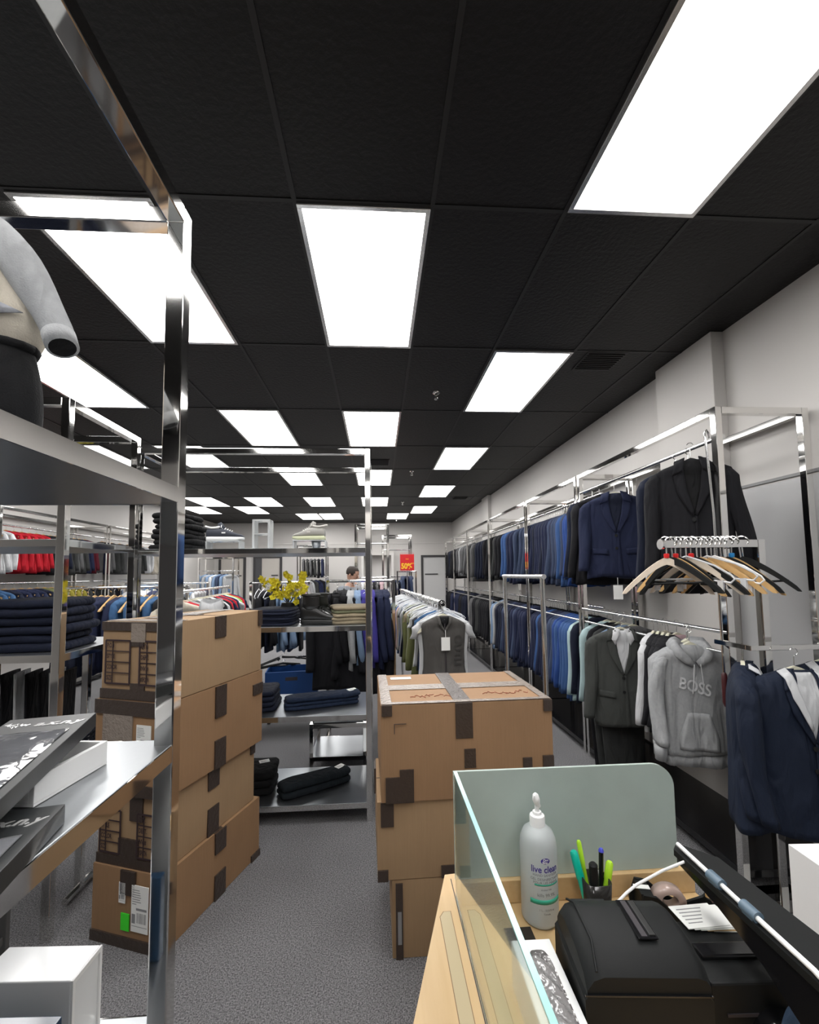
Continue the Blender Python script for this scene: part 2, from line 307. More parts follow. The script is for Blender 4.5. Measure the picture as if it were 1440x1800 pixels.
# ------------------------------------------------------------------ garments
def prof(tab,z):
    for (z0,*a),(z1,*b) in zip(tab,tab[1:]):
        if z>=z1:
            t=(z0-z)/(z0-z1); return [p+(q-p)*t for p,q in zip(a,b)]
    return list(tab[-1][1:])
def tors(L,w,th,seed,fold=.010,kind='jacket'):
    ph=[random.Random(seed).uniform(0,6.3) for _ in range(6)]
    tab=[(-.105,.055,.030),(-.118,.085,.042),(-.14,w*.36,.052),(-.165,w*.47,.056),(-.19,w*.5,th*.8),(-.26,w*.485,th*.95),(-.40,w*.455,th),(-.52,w*.46,th),(-L,w*.51,th*1.12),(-L-.001,w*.51,th*1.12)]
    def f(a,z):
        hw,t=prof(tab,z); k=max(0,min(1,(-z-.2)/(L-.2)))
        d=1+ (fold/t)*k*(math.sin(5*a+ph[0])+.7*math.sin(9*a+ph[1]+z*4)+.5*math.sin(14*a+ph[2]))*.8
        c,s=math.cos(a),math.sin(a); e=.72
        return Vector((hw*math.copysign(abs(c)**e,c)*(1+.03*k*math.sin(3*a+ph[3])), t*d*math.copysign(abs(s)**.8,s), z - (.012*k*math.sin(3*a+ph[4]))*(1 if -z>L-.1 else 0)))
    return f,tab
def body_mb(L,w,th,seed,fold=.010,na=40,nz=16,mb=None):
    f,tab=tors(L,w,th,seed,fold); mb=mb or MB(); zs=[-.105,-.118,-.14,-.165,-.19]+[-.19-(L-.19)*i/nz for i in range(1,nz+1)]
    mb.loft([[f(2*PI*k/na,z) for k in range(na)] for z in zs]); return mb
def sleeve_mb(s,w,L,seed,r0=.056,r1=.040,out=.035,fwd=-.02,na=16,nz=14,mb=None,cuff=0):
    rn=random.Random(seed+s); p1,p2=rn.uniform(0,6),rn.uniform(0,6); mb=mb or MB(); rings=[]
    for i in range(nz+1):
        t=i/nz; x=s*(w*.445+out*math.sin(t*PI*.5)+.012*math.sin(t*5+p1)); z=-.158-.012*(1-t)-(L-.17)*t; y=fwd*t*t*2+.004*math.sin(t*6+p2)
        r=r0*(1-t)**.6*1.0+ r1*(1-(1-t)**.6); r=r*(.55 if i==0 else 1)
        if cuff and t>.9: r*=.8
        cx=.72+.06*math.sin(t*9+p2)
        rings.append([Vector((x+r*.78*math.cos(2*PI*k/na)*(1+.05*math.sin(3*2*PI*k/na+p1+t*7)), y+r*cx*math.sin(2*PI*k/na)*(1+.05*math.sin(2*2*PI*k/na+p2+t*5)), z+(.014*math.cos(2*PI*k/na)*-s if t<.2 else 0))) for k in range(na)])
    return mb.loft(rings)
def gmesh(kind,seed,L,w,th,sl,fold=.010,lo=False):
    na,nz=(26,9) if lo else (40,14)
    mb=body_mb(L,w,th,seed,fold,na,nz)
    if kind in('jacket','shirt'):
        for s in (-1,1): sleeve_mb(s,w,sl,seed,mb=mb,na=10 if lo else 14,nz=8 if lo else 12)
    elif kind=='tee':
        for s in (-1,1): sleeve_mb(s,w,.31,seed,.05,.052,.04,mb=mb,na=10,nz=6)
    return mb.mesh('garment',None,'all')
def trouser_mesh(seed,L=.62,w=.36):
    rn=random.Random(seed); p=rn.uniform(0,6); mb=MB(); rings=[]
    for i in range(9):
        z=-.2-(L)*i/8
        rings.append([Vector((w*.5*math.copysign(abs(math.cos(a))**.6,math.cos(a))*(1-.25*i/8),(.022+.006*math.sin(4*a+p)*i/8)*math.sin(a),z)) for a in [2*PI*k/20 for k in range(20)]])
    return mb.loft(rings).mesh('garment',None,'all')
def conform(o,f,off=.006):
    M=o.matrix_basis.copy(); Mi=M.inverted()
    for v in o.data.vertices:
        p=M@v.co; d=p.y; lo,hi=-PI,0
        for _ in range(22):
            mid=(lo+hi)/2
            if f(mid,p.z).x<p.x: lo=mid
            else: hi=mid
        p.y=f((lo+hi)/2,p.z).y-off-(.002 if v.co.z>0 else 0); v.co=Mi@p
    return o
def densify(o,l=.006):
    b=bmesh.new(); b.from_mesh(o.data); bmesh.ops.triangulate(b,faces=b.faces[:])
    for _ in range(3):
        e=[e for e in b.edges if e.calc_length()>l*1.6]
        if not e: break
        bmesh.ops.subdivide_edges(b,edges=e,cuts=1)
        bmesh.ops.triangulate(b,faces=b.faces[:])
    b.to_mesh(o.data); b.free(); return o
GM={}
for v in range(3):
    for k,(L,w,th,sl) in dict(jacket=(.82,.44,.042,.80),shirt=(.74,.42,.032,.72),tee=(.68,.42,.028,.3)).items():
        for lo in (0,1):
            me=gmesh(k,v*7+3,L+v*.02,w,th,sl,.010,lo); me.materials.append(BLK); GM[(k,v,lo)]=me
    me=trouser_mesh(v); me.materials.append(BLK); GM[('trousers',v,0)]=GM[('trousers',v,1)]=me
tagm=MB().box(-.016,.016,-.0008,.0008,-.055,0).box(-.0008,.0008,-.0005,.0005,0,.03).mesh('price_tag',PAPER)
WORDS={'jacket':'suit jacket','shirt':'shirt','tee':'short-sleeved top','trousers':'pair of trousers'}
CATS={'jacket':'jacket','shirt':'shirt','tee':'top','trousers':'trousers'}
def row(p0,p1,cols,kind,where,end,rz=0,lo=0,hang='black',jit=5,tags=.25,zj=0,scale=1,grp=None,kinds=None,det=True,lab=None):
    """garments hung along p0->p1 (hook-top points), one per colour entry"""
    p0,p1=Vector(p0),Vector(p1); n=len(cols)
    base=math.atan2(p1.y-p0.y,p1.x-p0.x)+PI/2
    for i,c in enumerate(cols):
        k=kinds[i%len(kinds)] if kinds else kind
        p=p0.lerp(p1,(i+.5)/n)+Vector((0,0,.012)); v=random.randrange(3)
        me=GM[(k,v,lo)]
        o=put({'jacket':'suit_jacket','shirt':'shirt','tee':'short_sleeved_top','trousers':'trousers'}[k],me,None,p,(0,0,base+rz+R(random.uniform(-jit,jit))),lab or f'{c} {WORDS[k]}, {ORD[i]} from {end} {where}',CATS[k],grp or f'clothes {where}',m=COL[c])
        sc=scale*random.uniform(.97,1.03); o.scale=(sc,sc*random.uniform(.9,1.1),sc)
        if det:
            h=put('hanger',HM[hang],o); put('hook',hk,h)
            if random.random()<tags: put('price_tag',tagm,o,(random.choice((-1,1))*.2,-.03,-.45 if k!='trousers' else -.3),(0,R(random.uniform(-8,8)),R(90)))
def pick(*a): return [c for c,n in a for _ in range(n)]
# right wall: far racks, top tier
row((2.08,3.95,2.325),(2.08,5.15,2.325),['black']+['mid blue','royal blue','royal blue','slate blue','mid blue','slate blue','slate blue','navy','slate blue','navy','navy','dark navy','navy','navy','navy','dark navy','navy'],'jacket','in top tier of second right rack','the front')
row((2.08,5.35,2.325),(2.08,6.95,2.325),['slate blue','slate blue','slate blue','navy','navy','mid blue','mid blue','black','black','charcoal'],'jacket','in top tier of third right rack','the front',jit=9)
row((2.08,7.2,2.325),(2.08,8.6,2.325),['black','black','dark navy','dark navy','dark navy','charcoal','grey'],'jacket','in top tier of fourth right rack','the front',lo=1,tags=.8,jit=9)
row((2.04,8.95,2.325),(2.04,10.2,2.325),['grey','charcoal','grey','grey','pale grey','grey','grey','black','black'],'shirt','in top tier of fifth right rack','the front',lo=1,tags=.1)
row((2.08,10.5,2.325),(2.08,11.6,2.325),['black','black','black','dark navy','black','black'],'jacket','in top tier of sixth right rack','the front',lo=1,tags=.3)
# lower tier
row((2.05,3.95,1.275),(2.05,5.15,1.275),['dark navy','pale aqua','mid blue','mid blue','mid blue','royal blue','mid blue','royal blue','slate blue','slate blue','navy','navy','navy','navy','mid blue','navy','navy','navy'],'jacket','in bottom tier of second right rack','the front',scale=1.05,tags=.35)
row((2.05,5.35,1.275),(2.05,6.95,1.275),['navy','navy','navy','navy','slate blue','navy','dark navy','navy','navy','slate blue','dark navy','dark navy','dark navy','grey','pale grey','light blue'],'jacket','in bottom tier of third right rack','the front',scale=1.03,tags=.4)
row((2.05,7.2,1.275),(2.05,8.6,1.275),pick(('black',6),('charcoal',2),('black',2),('grey',2)),'jacket','in bottom tier of fourth right rack','the front',lo=1)
row((2.03,8.95,1.275),(2.03,10.2,1.275),pick(('dark navy',3),('black',3),('navy',3)),'jacket','in bottom tier of fifth right rack','the front',lo=1)
row((2.05,10.5,1.275),(2.05,11.6,1.275),pick(('navy',2),('black',3)),'jacket','in bottom tier of sixth right rack','the front',lo=1)
# first rack, lower tier : garments behind the grey blazer and sweaters
row((2.0,3.3,1.262),(2.0,3.78,1.262),['grey','light blue','charcoal','black','pale aqua'],'jacket','beside the blazer on first right rack','the blazer',hang='cream',tags=0,scale=.98)
row((2.12,2.95,1.24),(2.12,3.2,1.24),['pink','black'],'shirt','right behind the grey blazer','the front',hang='cream',tags=0)
row((1.835,2.66,1.275),(1.835,2.86,1.275),['black','black','black','white'],'shirt','behind grey hoodies, first right rack','the hoodies',hang='cream',tags=0,scale=.9,jit=3,rz=R(40))
def patch(name,f,LL,RR,m,parent,off=.006,nu=6,nv=10,t=.004,zf=None):
    """LL, RR polylines [(x,z)..]; lies on the front (-y) side of surface f(a,z) by search in x"""
    def onl(P,v):
        s=v*(len(P)-1); i=min(int(s),len(P)-2); q=s-i; return P[i][0]+(P[i+1][0]-P[i][0])*q,P[i][1]+(P[i+1][1]-P[i][1])*q
    def pt(u,v):
        a=onl(LL,v); b=onl(RR,v); x=a[0]+(b[0]-a[0])*u; z=a[1]+(b[1]-a[1])*u
        lo,hi=-PI,0
        zz=min(-.106,z)
        for _ in range(22):
            mid=(lo+hi)/2
            if f(mid,zz).x<x: lo=mid
            else: hi=mid
        p=f((lo+hi)/2,zz); return Vector((x,p.y-off,z))
    o=MB().grid(pt,nu,nv).build(name,m,parent,'all'); solid(o,t,1); return o
def front_jacket(loc,m,label,rz=0,w=.46,L=.80,sl=.76,lin=None,shirt=None,seed=1,hang='cream',lap=None,th=.055,pk=True,sc=1,extra=True):
    t=thing('suit_jacket',label,'jacket',loc,rz,None); t.scale=(sc,)*3
    f,_=tors(L,w,th,seed,.006)
    body_mb(L,w,th,seed,.006,56,22).build('jacket_body',m,t,'all')
    for s in (-1,1): sleeve_mb(s,w,sl,seed,.068,.047,.055,-.03,20,18).build('sleeve',m,t,'all')
    zb=-.42
    if shirt: patch('shirt_front',f,[(-.07,-.112),(-.06,-.2),(-.006,zb)],[(.07,-.112),(.06,-.2),(.006,zb)],shirt,t,.003)
    else: patch('inner_lining',f,[(-.06,-.112),(-.05,-.2),(-.004,zb)],[(.06,-.112),(.05,-.2),(.004,zb)],lin or BLK2,t,.003)
    for s in (-1,1):
        A=[(s*.045,-.100),(s*.048,-.16),(s*.035,-.28),(0,zb)]; B=[(s*.085,-.11),(s*.105,-.20),(s*.085,-.30),(s*.012,zb-.01)]
        patch('lapel',f,A if s<0 else A,B,lap or m,t,.010,5,14,.005)
        patch('collar',f,[(s*.035,-.092),(s*.05,-.17)],[(s*.09,-.105),(s*.11,-.195)],lap or m,t,.014,4,6,.005)
        if pk: patch('pocket_flap',f,[(s*.06,-.555),(s*.06,-.60)],[(s*.17,-.545),(s*.172,-.59)],m,t,.006,5,3,.004)
    patch('front_edge',f,[(0,zb),(0,-L+.01)],[(.012,zb),(.03,-L+.01)],m,t,.006,2,14,.004)
    for z in (zb-.03,zb-.13): MB().lathe([(0,0),(.011,0),(.011,.004),(0,.004)]).build('button',BLACKP,t,True,loc=(-.006,f(-PI/2,z).y-.012,z),rot=(R(90),0,0))
    h=put('hanger',HM[hang],t); put('hook',hk,h)
    return t,f
tj,f=front_jacket((1.80,2.36,2.335),BLK,'black suit jacket facing the camera in the top tier, nearest on the right',R(-32),.44,.76,.74,seed=4,hang='black'); tj.scale=(.9,1,1)
tj,f=front_jacket((1.915,3.38,2.335),NAVY,'navy suit jacket facing the camera in the top tier with white hanger',R(-24),.42,.78,.74,seed=5,lin=NAVY2)
tj.scale=(1.05,1,1); 
put('price_tag',tagm,tj,(-.01,-.075,-.84),(0,0,0)).scale=(2,1,2)
for i,(y,c) in enumerate([(2.44,'black'),(2.55,'dark navy'),(3.5,'black'),(3.62,'dark navy')]):
    row((1.87,y,2.325),(1.87,y+.06,2.325),[c],'jacket','on the first right rack','',tags=0,lab=['black jacket just behind the nearest black jacket','dark navy jacket second behind the nearest black jacket','black jacket just behind the front-facing navy jacket','dark navy jacket second behind the front-facing navy jacket'][i])
BLAZ=cloth('grey_green_wool',(.062,.066,.062))
tj,f=front_jacket((1.77,3.12,1.285),BLAZ,'charcoal blazer over a white shirt on the lower right rail',R(-20),.42,.80,.76,shirt=WHT,seed=8,sc=.98)
for s in (-1,1): patch('shirt_collar',f,[(s*.012,-.105),(s*.05,-.215)],[(s*.055,-.09),(s*.075,-.17)],WHT,tj,.016,4,6,.004)
patch('pocket_square',f,[(.09,-.30),(.09,-.31)],[(.15,-.295),(.15,-.305)],BLAZ,tj,.01,4,2,.004)
# trousers under the blazer
row((1.80,3.16,.70),(1.80,3.4,.70),['charcoal','charcoal','black'],'trousers','hanging under the charcoal blazer','the front',tags=0,det=False)
# hoodies
def hoodie(loc,label,rz,seed,print_=True,sc=1):
    t=thing('hooded_sweatshirt',label,'hoodie',loc,rz,'pale grey hoodies on the first right rack'); t.scale=(sc,)*3
    L,w=.70,.44; f,_=tors(L,w,.055,seed,.012)
    body_mb(L,w,.055,seed,.012,56,22).build('fleece_body',HGREY,t,'all')
    for s in (-1,1):
        sleeve_mb(s,w,.66,seed,.072,.055,.05,-.03,20,18).build('sleeve',HGREY,t,'all')
        r=MB(); x=s*(w*.445+.05); r.loft([[Vector((x+q*math.cos(2*PI*k/24)*(.85+.05*(k%2)),-.055+q*math.sin(2*PI*k/24)*(.85+.05*(k%2)),z)) for k in range(24)] for q,z in ((.046,-.655),(.043,-.68),(.043,-.73))]); r.build('ribbed_cuff',HGREY,t,'all')
    MB().loft([[Vector((f(2*PI*k/60,-L).x*.96*(1-.012*(k%2)),f(2*PI*k/60,-L).y*.9*(1-.05*(k%2)),z)) for k in range(60)] for z in (-L+.005,-L-.03,-L-.065)]).build('ribbed_hem',HGREY,t,'all')
    patch('front_pocket',f,[(-.07,-.47),(-.12,-.60),(-.12,-.67)],[(.07,-.47),(.12,-.60),(.12,-.67)],HGREY,t,.006,8,8,.005)
    for s in (-1,1):
        MB().tube([(s*.015,-.062,-.205),(s*.06,-.066,-.175),(s*.098,-.045,-.145),(s*.10,.005,-.118),(s*.07,.055,-.12),(s*.0,.07,-.14)],[.018,.026,.033,.036,.036,.03],12).build('hood_side',HGREY,t,'all')
        MB().tube([(s*.02,-.085,-.2),(s*.03,-.085,-.3),(s*.035,-.078,-.36)],.0028,6).build('drawstring',WHT,t,True)
    MB().tube([(-.08,.06,-.12),(-.05,.09,-.2),(0,.1,-.24),(.05,.09,-.2),(.08,.06,-.12)],[.03,.045,.05,.045,.03],12).build('hood_back',HGREY,t,'all')
    if print_: conform(densify(text('chest_print','BOSS',.088,(-.01,-.06,-.33),(R(90),R(12),0),WHT,t,.001,bold=.0015,label='white BOSS lettering')),f,.004)
    h=put('hanger',HM['cream'],t); put('hook',hk,h); return t
hoodie((1.775,2.42,1.285),'pale grey hoodie with white BOSS print on the lower right rail',R(-14),3); C.objects.get('hooded_sweatshirt').scale=(.80,1,1.0)
for i,(y,n) in enumerate([(2.47,'second'),(2.54,'third'),(2.61,'fourth')]): hoodie((1.81+.045*i,2.49+.055*i,1.285-.004*i),f'pale grey hoodie, {n} in line behind the printed hoodie',R(-12+3*i),5+i,False,1.0).scale=(.80,1,1.0)
# ------------------------------------------------------------------ right foreground clothes
t=thing('wall_clothes_rail','chrome clothes rail by the right wall holding coats with white collars','clothes rail',(2.05,1.98,1.23))
W(MB().box(1.74,2.385,1.965,1.995,1.222,1.245,.002).build('rail_bar',CH,t),t)
W(MB().box(1.74,1.765,1.995,2.19,1.222,1.245,.002).build('rail_bracket',CH,t),t)
DN=cloth('deep_navy_shell',(.010,.017,.038),.7)
for i,(x,y,rz,lab,sc) in enumerate([(1.885,1.90,-8,'dark navy coat with white lining at the right edge, in front',.92),(2.16,2.03,-10,'dark navy coat with white collar nearest the wall at the right edge',.92),(1.76,2.04,50,'dark navy coat hanging between the two chrome posts on the right',.92)]):
    tj,f=front_jacket((x,y,1.245),DN,lab,R(rz),.46,.86,.8,shirt=WHT,seed=20+i,sc=sc,lap=DN,th=.085,pk=False)
    for s in (-1,1): patch('white_facing',f,[(s*.06,-.095),(s*.05,-.2),(s*.01,-.36)],[(s*.10,-.11),(s*.085,-.22),(s*.02,-.37)],WHT,tj,.021,5,8,.004)
# empty hangers on the stand arm
hs=[(1.46,'wood',HPALE,'pale wooden hanger with a red size cap, outermost on the chrome arm',1,22),(1.485,'black',BLACKP,'black trouser-bar hanger second on the chrome arm',0,66),(1.51,'wood',HWOOD,'honey wooden hanger with red cap, third on the chrome arm',1,58),(1.54,'black',BLACKP,'wide black plastic hanger fourth on the chrome arm',0,52),(1.565,'clear',CLR,'clear plastic hanger fifth on the chrome arm',0,60),
(1.59,'wood',HPALE,'pale wooden hanger with red cap in the middle of the chrome arm',1,50),(1.62,'black',BLACKP,'black hanger seventh on the chrome arm',0,62),(1.645,'wood',HWOOD,'honey wooden hanger eighth on the chrome arm',0,55),(1.67,'clear',CLR,'clear plastic hanger ninth on the chrome arm',0,64),(1.695,'wood',HWOOD,'honey wooden hanger tenth on the chrome arm',0,58),(1.72,'clear',WHITEM,'white plastic clip hanger eleventh on the chrome arm',0,60),(1.745,'wood',HWOOD,'honey wooden hanger twelfth on the chrome arm',0,56),(1.78,'black',BLACKP,'black hanger thirteenth on the chrome arm',0,50),(1.81,'wood',HWOOD,'honey wooden hanger with a blue cap nearest the post',2,48),(1.86,'black',BLACKP,'black hanger innermost on the chrome arm beside the post',0,44)]
BCAP=mat('blue_size_cap',(.02,.25,.6),.4)
for x,k,m,lab,cap,rz in hs:
    o=put('empty_hanger',HM[k],None,(x,2.119,1.774),(0,R(random.uniform(-3,3)),R(-rz)),lab,'hanger','empty hangers on the chrome arm',m=m); o.scale=(.95,1.1,1.18)
    put('hook',hk,o).scale=(1.7,1.3,1.12)
    if cap: put('size_cap',capm,o,(0,0,-.092),m=BCAP if cap==2 else None)
# long reach hook hanging from the top rail
t=thing('reach_hook','long chrome reaching pole with maroon handle hanging on the right rack','reaching pole',(1.80,2.17,1.2))
W(MB().tube([(1.765,2.17,2.30),(1.762,2.17,2.33),(1.752,2.17,2.345),(1.742,2.17,2.33),(1.745,2.17,2.28),(1.76,2.165,1.9),(1.76,2.16,1.06)],.006,8).build('pole',CHD,t,True),t)
W(MB().tube([(1.76,2.16,1.08),(1.76,2.16,1.07),(1.76,2.16,.93),(1.76,2.16,.91)],[.008,.013,.014,.006],12).build('handle',mat('maroon_handle',(.06,.01,.012),.4),t,True),t)
o=MB().box(XR-.02,XR-.006,2.585,2.675,1.50,1.62,.002).build('wall_thermostat',mat('grey_frame',(.35,.36,.34),.4),None,label='small framed dark square plate on the right wall',cat='wall plate')
MB().box(XR-.024,XR-.019,2.60,2.66,1.515,1.605).build('patterned_face',mat('mottled_green',(.10,.11,.07),.5,0,0,80,.5,.9,80),o)
# ------------------------------------------------------------------ cartons
def fmat(face,w,d,h):
    if face=='F': return Matrix.Translation((0,-d/2,0))@Matrix.Rotation(PI/2,4,'X')       # u=x, v=z
    if face=='B': return Matrix.Translation((0,d/2,0))@Matrix.Rotation(PI,4,'Z')@Matrix.Rotation(PI/2,4,'X')
    if face=='R': return Matrix.Translation((w/2,0,0))@Matrix.Rotation(PI/2,4,'Z')@Matrix.Rotation(PI/2,4,'X')  # u=y
    if face=='L': return Matrix.Translation((-w/2,0,0))@Matrix.Rotation(-PI/2,4,'Z')@Matrix.Rotation(PI/2,4,'X')
    return Matrix.Translation((0,0,h))
def carton(label,A,z0,w,d,h,rz,m,tapes=(),clear=(),ctr=None,tilt=0,grp=None):
    """A = near right bottom corner (world xy)"""
    rz=R(rz); ax=Vector((math.cos(rz),math.sin(rz))); ay=Vector((-math.sin(rz),math.cos(rz)))
    c=Vector(A)-ax*w/2+ay*d/2
    t=thing('cardboard_box',label,'cardboard box',(c.x,c.y,z0),0,grp,rot=(0,R(tilt),rz))
    b=MB(); n=18; rn=random.Random(label)
    bm=b.b; b.box(-w/2,w/2,-d/2,d/2,.002,h-.001)
    bmesh.ops.subdivide_edges(bm,edges=bm.edges[:],cuts=7,use_grid_fill=True)
    ph=[rn.uniform(0,6) for _ in range(3)]
    for v in bm.verts:
        x,y,z=v.co; e=(1-abs(x/(w/2))**2)*(1-abs(2*z/h-1)**2); g=(1-abs(y/(d/2))**2)*(1-abs(2*z/h-1)**2)
        v.co.y+=math.copysign(.006*e*(.6+.4*math.sin(9*x+ph[0])),y) if abs(abs(y)-d/2)<1e-4 else 0
        v.co.x+=math.copysign(.006*g*(.6+.4*math.sin(9*y+ph[1])),x) if abs(abs(x)-w/2)<1e-4 else 0
    b.build('carton_body',m,t,'all' if False else False)
    q=MB(); q.box(-w/2-.001,w/2+.001,-.003,.001,h-.0005,h+.0008); q.build('flap_seam',INK,t)
    def strip(lst,mm,nmn):
        for ii,(face,u0,u1,v0,v1) in enumerate(lst):
            M=fmat(face,w,d,h); o=MB(); ex=.0075 if face!='T' else .0012; zc=(.0013+.0004*ii if face=='T' else .0066+.0003*ii) if mm is CTAPE else 0; ex+=.0004*ii if mm is CTAPE else .0001*ii
            o.box(u0,u1,v0,v1,zc if face=='T' else .001,max(ex,zc)+.0012,.0002); o.build(nmn,mm,t).matrix_local=M
    strip(tapes,TAPE,'brown_tape'); strip(clear,CTAPE,'clear_tape')
    return t,w,d,h
def table(t,w,d,h,x0,x1,z0,z1,rows,face='F',txt=True):
    o=MB(); l=.0022; e=.0092; M=fmat(face,w,d,h)
    for i in range(len(rows)+1):
        z=z1+(z0-z1)*i/len(rows); ll=l*1.7 if i in (0,len(rows)) else l; o.box(x0,x1,z-ll,z+ll,e-.002,e)
    xm=x0+(x1-x0)*.29
    for x,ll in ((x0,l*1.7),(x1,l*1.7),(xm,l)): o.box(x-ll,x+ll,z0,z1,e-.0022,e+.0002)
    mm=mat('print_ink',(.035,.018,.022),.6); o.build('printed_form',mm,t).matrix_local=M
    for i,s in enumerate(rows):
        z=z1+(z0-z1)*(i+.5)/len(rows); q=text('form_lettering',s,.028,(0,0,0),(0,0,0),mm,t,.0002,'LEFT',bold=.0007); q.matrix_local=M@Matrix.Translation((x0+.008,z,e-.0002))@Matrix.Diagonal((.62 if len(s)<6 else .42,1,1,1))
def ship_label(t,w,d,h,x0,x1,z0,z1,face='F',big=True):
    M=fmat(face,w,d,h); e=.0088
    a=MB().box(x0,x1,z0,z1,.006,e).build('shipping_label',PAPER,t); a.matrix_local=M
    o=MB(); W_=x1-x0; H_=z1-z0; rn=random.Random(5)
    for i in range(7):
        z=z1-H_*(.10+.05*i); o.box(x0+W_*.06,x0+W_*(rn.uniform(.3,.6)),z-H_*.008,z+H_*.008,e-.001,e+.0004)
    for i in range(16):
        x=x0+W_*(.35+.035*i); o.box(x,x+W_*rn.choice((.01,.02)),z0+H_*(.2),z0+H_*.42,e-.001,e+.0004)
    o.box(x0+W_*.3,x0+W_*.92,z0+H_*.47,z0+H_*.52,e-.001,e+.0004); o.box(x0+W_*.05,x0+W_*.95,z0+H_*.12,z0+H_*.13,e-.001,e+.0004); o.box(x0+W_*.05,x0+W_*.25,z0+H_*.18,z0+H_*.38,e-.001,e+.0004)
    o.build('label_barcode',LBL,a)
LS='tall stack of cartons on the left'
w,d=.385,.70
hs_=[(0,.325),(.325,.315),(.640,.408),(1.048,.352)]
t1,*q=carton('bottom cardboard box of the left stack with green sticker',(-.925,2.02),0,w,d,.322,-19,CARD,[('F',-w/2,w/2,.0,.045),('F',-.03,.05,.22,.32),('R',-.03,.05,.0,.12),('R',-.03,.05,.22,.32),('R',.27,.35,0,.035),('T',-w/2,w/2,-.03,.03)],grp=LS)
ship_label(t1,*q,.035,.125,.08,.27); ship_label(t1,*q,-.035,.0,.185,.27)
M=fmat('F',*q); MB().box(-.02,.025,.075,.145,.006,.0095).build('green_sticker',GREENS,t1).matrix_local=M
t2,*q=carton('second cardboard box from the floor in the left stack, with printed form',(-.935,2.04),.3225,w-.02,d-.05,.315,-19,CARD2,[('F',-w/2+.01,w/2-.01,.0,.04),('F',-.06,.05,0,.12),('F',-.0,.07,.20,.315),('R',-.06,.02,.0,.13),('R',-.06,.02,.22,.315),('R',.285,.325,.26,.315)],grp=LS)
table(t2,*q,.045,.165,.05,.235,['QTY.','DEPT.','INV.#','#/SFQTN']); table(t2,*q,-.165,-.05,.05,.235,['P.O.#','STYLE','COLOR','SIZE'])
t3,*q=carton('third cardboard box of the left stack with plastic wrap and label',(-.925,2.015),.638,w+.015,d+.01,.408,-19.5,CARD,[('F',-.2,.2,.0,.05),('F',-.2,.2,.345,.408),('R',-.05,.03,.0,.14),('R',-.05,.03,.25,.405),('R',.26,.35,.28,.34),('L',-.2,.3,.33,.408)],[('F',-.15,.02,.05,.345)],grp=LS)
ship_label(t3,*q,.045,.125,.18,.31)
t4,*q=carton('top cardboard box of the left stack with printed form and tape',(-.922,2.03),1.0475,w,d-.01,.35,-19,CARD2,[('F',-w/2,w/2,.0,.045),('F',-w/2,w/2,.31,.35),('F',-.02,.05,.24,.33),('F',-.02,.06,.03,.075),('R',-.06,.02,.24,.35),('R',.31,.345,.26,.35),('T',-.1,.05,-.03,.03)],[('T',-.19,.19,-.33,-.24),('T',-.12,.0,-.2,.3),('F',-.02,.06,.26,.345)],grp=LS)
table(t4,*q,-.165,-.025,.07,.265,['P.O.#','STYLE','COLOR','SIZE']); table(t4,*q,.03,.17,.07,.265,['QTY.','DEPT.','INV.#','#/SFQTN'])
RS='stack of cartons in front of the counter'
t5,*q=carton('bottom cardboard box of the right stack beside the counter',(.52,1.935),0,.47,.42,.313,0,CARD2,[('F',-.22,-.19,.0,.3)],grp=RS)
MB().box(-.212,-.196,.06,.19,.006,.0088).build('white_side_print',LBL,t5).matrix_local=fmat('F',*q)
MB().box(-.02,.03,.15,.21,.006,.0088).build('small_label',PAPER,t5).matrix_local=fmat('F',*q)
t6,*q=carton('middle cardboard box of the right stack beside the counter',(.55,1.94),.3145,.56,.45,.320,1,CARD2,[('F',-.28,-.235,.0,.045),('F',-.265,-.21,.22,.32),('F',-.01,.05,.0,.05),('L',-.2,-.1,.2,.32)],grp=RS)
t7,*q=carton('large top cardboard box of the right stack wrapped in clear tape',(.765,1.935),.636,.757,.56,.405,1.5,CARD,[('F',-.36,-.29,.0,.105),('F',-.30,-.24,.0,.135),('F',-.02,.03,.13,.21),('F',-.055,.02,.255,.405),('T',-.055,.02,-.28,.28),('F',-.375,-.33,.36,.405),('F',.34,.378,.355,.405),('F',.24,.28,.12,.16),('F',.33,.378,.09,.165)],[('T',-.376,.376,-.045,.045),('T',-.376,-.33,-.28,.28),('T',.34,.376,-.28,.28),('T',-.376,.376,-.28,-.25)],grp=RS)
o=MB(); o.box(-.32,-.27,.325,.327,.006,.0088).box(-.322,-.3195,.285,.327,.006,.0088).build('corner_mark',INK,t7).matrix_local=fmat('F',*q)
a=MB().box(-.31,-.20,.17,.215,0,.0018).build('address_label',PAPER,t7); a.matrix_local=fmat('T',*q)
o=MB(); rn=random.Random(3)
for i in range(10): x=-.29+i*.008; o.box(x,x+.004,.18,.2,.001,.0022)
o.build('label_print',LBL,a)
RI=mat('faded_red_print',(.32,.10,.06),.7)
for j,(u0,n) in enumerate(((-.24,9),(.10,10))):
    o=MB()
    for i in range(n): 
        x=u0+i*.022; y=-.16+rn.uniform(-.02,.02); o.tube([(x,y,.0008),(x+.012,y+rn.uniform(-.03,.03),.0012),(x+.024,y+rn.uniform(-.02,.02),.0008)],.0016,5)
    o.build('handwriting',RI,t7,True).matrix_local=fmat('T',*q)
